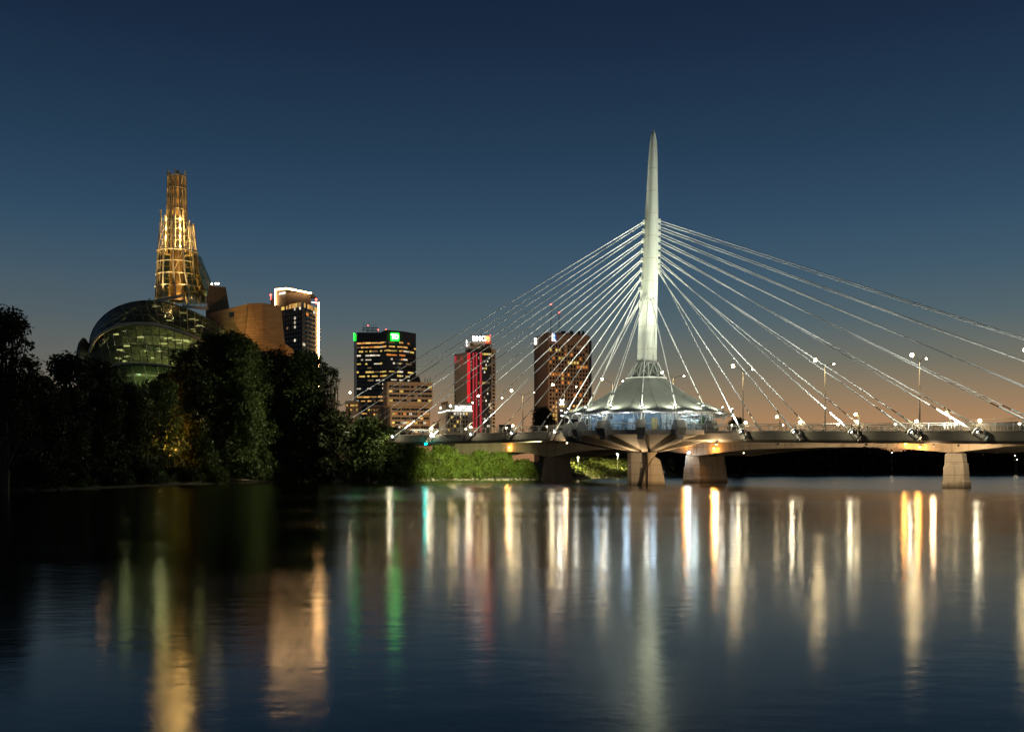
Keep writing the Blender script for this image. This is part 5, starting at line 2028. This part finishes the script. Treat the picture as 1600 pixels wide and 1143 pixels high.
for u0, u1, mt in ((.0, .21, 'red_panel_hot'), (.36, .47, 'red_panel'), (.57, .67, 'red_panel'), (.84, .97, 'red_panel')):
    a, b = m1.lerp(m2, u0), m1.lerp(m2, u1)
    a, b = a + Vector((0, -.9, 0)), b + Vector((0, -.9, 0))
    zb = ZA(676, Ym) if u0 > .1 else ZA(628, Ym)
    MB().prism([a, b, b + Vector((0, .8, 0)), a + Vector((0, .8, 0))], zb, ZA(550, Ym)).build('light_fin', M[mt], rt_)
zz = [ZA(553 + 5.6 * k, Ym) for k in range(21)]
facade(rt_, m1, m2, zz, 4, .10, 1.8, lambda r, c: ('win_white' if rnd.random() < .25 else ('win_warm' if rnd.random() < .2 else None)), u0=.18, u1=.86)
facade(rt_, m2, m3, zz, 6, .82, 1.5, lambda r, c: ('win_yellow' if (r == 0 or (r in (4, 8) and c < 3)) and rnd.random() < .8 else ('win_white' if rnd.random() < .14 else ('win_dim' if rnd.random() < .2 else None))), 'blue_glass')
facade(rt_, m3, m4, zz, 1, .55, 1.8, lambda r, c: None)
facade(rt_, m0, m1, [ZA(595 + 7 * k, Ym) for k in range(9)], 10, .8, 2.2, lambda r, c: None if c == 0 else 'skip')
ubox('side_sign', M['sign_red'], P(711.8, 560.5, 795), (2.2, .4, 5), rt_, ang2(m0, m1)).data = unit_box(M['red_panel'])
ubox('side_sign', M['sign_white'], P(729, 536, 786), (.6, 1, 5), rt_)
text('sign_lettering', 'BMO', 5.2, P(749, 529.0, 783.2), 0, M['sign_white'], rt_, .2, .12)
MB().tube(P(761.3, 529.2, 783), P(761.3, 529.2, 784), 2.3, 2.3, 16).build('round_sign', M['sign_red'], rt_)
bars = MB().bar(P(742, 532, 786), P(766, 532, 786), .3, .3)
for px in (744, 750, 756, 764):
    bars.tube(P(px, 532.2, 787), P(px, 525.5, 787), .12, .12, 4)
bars.build('sign_frame', M['steel_dark'], rt_)
MB().tube(P(751.5, 531, 790), P(751.5, 513, 790), .22, .10, 5).build('antenna', M['steel_dark'], rt_)
for px, py in ((744, 526.5), (766, 524)):
    MB().sphere(P(px, py, 786), .35, 6, 4).build('aircraft_light', M['lamp_red'], rt_)
spot_light(P(715, 549, 790), P(718, 562, 790), (1, .05, .05), 2500, 70)

# --- low pale block with the light line
Yl = 600
pb = thing('pale_low_block', (G(712, 615).x, 615, 6), 'pale low office block with a glowing white line and lettering along its top', 'building')
q0, q1, q2 = G(686, 614), G(696.5, 600), G(738, 604)
zt2 = ZA(631, Yl)
MB().prism([q0, q1, q2, q2 * 1.03 + Vector((-1, 0, 0)), q0 * 1.025 + Vector((1, 0, 0))], 5, zt2).build('wall', M['grey_stone'], pb)
MB().prism([q0 + Vector((1, 3, 0)), q1 + Vector((1, 3, 0)), G(700, 612), G(692, 620)], zt2 + .01, ZA(626, Yl)).build('stair_tower', M['beige_stone'], pb)
zl_ = ZA(641.2, Yl)
for a, b in ((q0, q1), (q1, q2)):
    d, n, L = wall_frame(a, b)
    p = (a + b) / 2 + n * .35
    ubox('light_strip', M['led_white'], (p.x, p.y, zl_ - (.5 if a is q0 else 0)), (L, .5, .55), pb, math.atan2(d.y, d.x))
text('sign_lettering', 'BellMTS', 3.1, P(724, 637, 601.0), ang2(q1, q2), M['sign_white'], pb, .12, .05)
ubox('side_sign', M['sign_white'], P(688.2, 637, 610), (1.2, .3, 1.4), pb, ang2(q0, q1))
rr_ = [ZA(y, Yl) for y in (645.5, 651.8, 658.2, 665, 671.5)]
facade(pb, q1, q2, rr_, 7, .55, 1.5, lambda r, c: ('win_white' if r == 0 and 2 <= c <= 5 else ('win_yellow' if rnd.random() < .12 else None)), u0=.06, u1=.84)

# --- brown tower with the grid of square windows
Yr = 880
bt_ = thing('brown_grid_tower', (G(880, 905).x, 905, 6), 'brown office tower with a grid of square windows and two rooftop masts', 'tower')
r0, r1, r2 = G(834.5, 910), G(856.5, 880), G(920, 892)
zt3 = ZA(521, Yr)
MB().prism([r0, r1, r2, r2 + Vector((6, 44, 0)), r0 + Vector((6, 30, 0))], 5, zt3).build('wall', M['brown_stone'], bt_)
MB().prism([r0 + Vector((2, 2, 0)), r1 + Vector((1, 3, 0)), r2 + Vector((-3, 4, 0)), r2 + Vector((0, 38, 0)), r0 + Vector((6, 26, 0))], zt3 + .01, zt3 + 1.6).build('roof_upstand', M['brown_stone'], bt_)
rows3 = [ZA(539.8 + 6.35 * k, Yr) for k in range(21)]
LIT3 = {1: (0, 4, 'win_yellow'), 3: (3, 5, 'win_yellow'), 4: (6, 10, 'win_yellow'), 5: (9, 13, 'win_orange'), 7: (0, 8, 'win_orange'), 8: (4, 7, 'win_yellow'), 14: (1, 4, 'win_warm'), 15: (1, 4, 'win_warm'), 16: (0, 3, 'win_warm'), 17: (0, 6, 'win_yellow'), 18: (0, 6, 'win_yellow')}


def lit3(r, c):
    if r in LIT3 and LIT3[r][0] <= c < LIT3[r][1] and rnd.random() < .85:
        return LIT3[r][2]
    return 'win_orange' if rnd.random() < .05 else ('win_dim' if rnd.random() < .10 else None)


facade(bt_, r1, r2, rows3, 13, .62, 2.2, lit3, 'dark_glass', .25, .02, .98)
fins(bt_, r1, r2, [.02 + .96 * k / 13 for k in range(14)], .75, 5, rows3[0] + 1.8, 'brown_stone', .55, 'mullion', .55)
text('sign_lettering', 'R', 8.6, P(866, 527.3, 880.5), ang2(r1, r2), M['sign_blue'], bt_, .3, .16).scale.x = .66
text('sign_lettering', 'R', 8.6, P(865.2, 527.3, 881.6), ang2(r1, r2), M['sign_white'], bt_, .2, .42).scale.x = .66
ubox('side_sign', M['sign_white'], P(836.8, 533, 905), (1.0, 2.2, 5.6), bt_, ang2(r0, r1))
for px, t_ in ((861, 476), (873.5, 489)):
    a, b = P(px, 521, 890), P(px, t_, 890)
    a.z = zt3 + 1.4
    mst = MB()
    for k in range(3):
        o_ = Vector((math.cos(k * 2.1), math.sin(k * 2.1), 0)) * .7
        mst.tube(a + o_, b + o_ * .3, .16, .12, 4)
    for k in range(12):
        z = a.lerp(b, k / 12)
        z2 = a.lerp(b, (k + 1) / 12)
        mst.tube(z + Vector((-.6, 0, 0)), z2 + Vector((.6, 0, 0)), .09, .09, 4)
    mb_ = mst.build('rooftop_mast', M['steel_dark'], bt_)
    MB().sphere(b + Vector((0, 0, .5)), .75, 6, 4).build('aircraft_light', M['lamp_red'], mb_)
rf = MB()
for px, w in ((852, 2), (880, 4), (893, 3), (904, 3), (911, 2)):
    rf.box(P(px, 519.5, 900), (w, 3, 2.6))
rf.build('roof_plant', M['steel_dark'], bt_)
for px, t_ in ((838, 512), (851, 514)):
    MB().tube(P(px, 522, 900), P(px, t_, 900), .2, .12, 4).build('antenna', M['steel_dark'], bt_)

# unseen lamps added before the towers to stand in for the city's street glow
for px, Y, z, pw, lab in ((600, 640, 11, 50000, 'left front of the beige office block'), (640, 640, 11, 60000, 'right front of the beige office block'), (716, 705, 10, 110000, 'left front of the red striped tower'),
                     (705, 558, 10, 15000, 'front of the pale low block'), (862, 800, 11, 120000, 'left front of the brown grid tower'), (905, 810, 11, 90000, 'right front of the brown grid tower'), (750, 705, 10, 30000, 'right front of the red striped tower')):
    b = P(px, HZ, Y)
    b.z = 6
    th = thing('added_city_lamp', b, 'added lamp for the street glow at the ' + lab, 'street lamp', 'added lamps for the city glow')
    MB().tube(b, b + Vector((0, 0, z - 6)), .14, .09, 6).build('pole', M['steel'], th)
    MB().sphere(b + Vector((0, 0, z - 5.8)), .22, 8, 5).build('globe', M['lamp_dim'], th)
    point_light(b + Vector((0, 0, z - 5.3)), (1, .70, .40), pw, .3, 'city_fill_light')

# faint house lights in the dark woods on the far right bank
for px, py, lab in ((1588, 711.5, 'tiny white light high in the dark woods at the right edge'), (1591, 717.5, 'tiny white light lower in the dark woods at the right edge'), (1395, 707, 'tiny white light in the dark woods under the orange lamps')):
    Y = shore_y(px) - .5
    p = P(px, py, Y)
    b = Vector((p.x, Y + 1.2, bank_z(1.7)))
    th = thing('distant_lamp', b, lab, 'lamp')
    MB().tube(b, Vector((b.x, b.y, p.z - .2)), .06, .05, 5).build('pole', M['steel'], th)
    MB().sphere(Vector((b.x, b.y, p.z)), .22, 6, 4).build('globe', M['lamp_dim'], th)
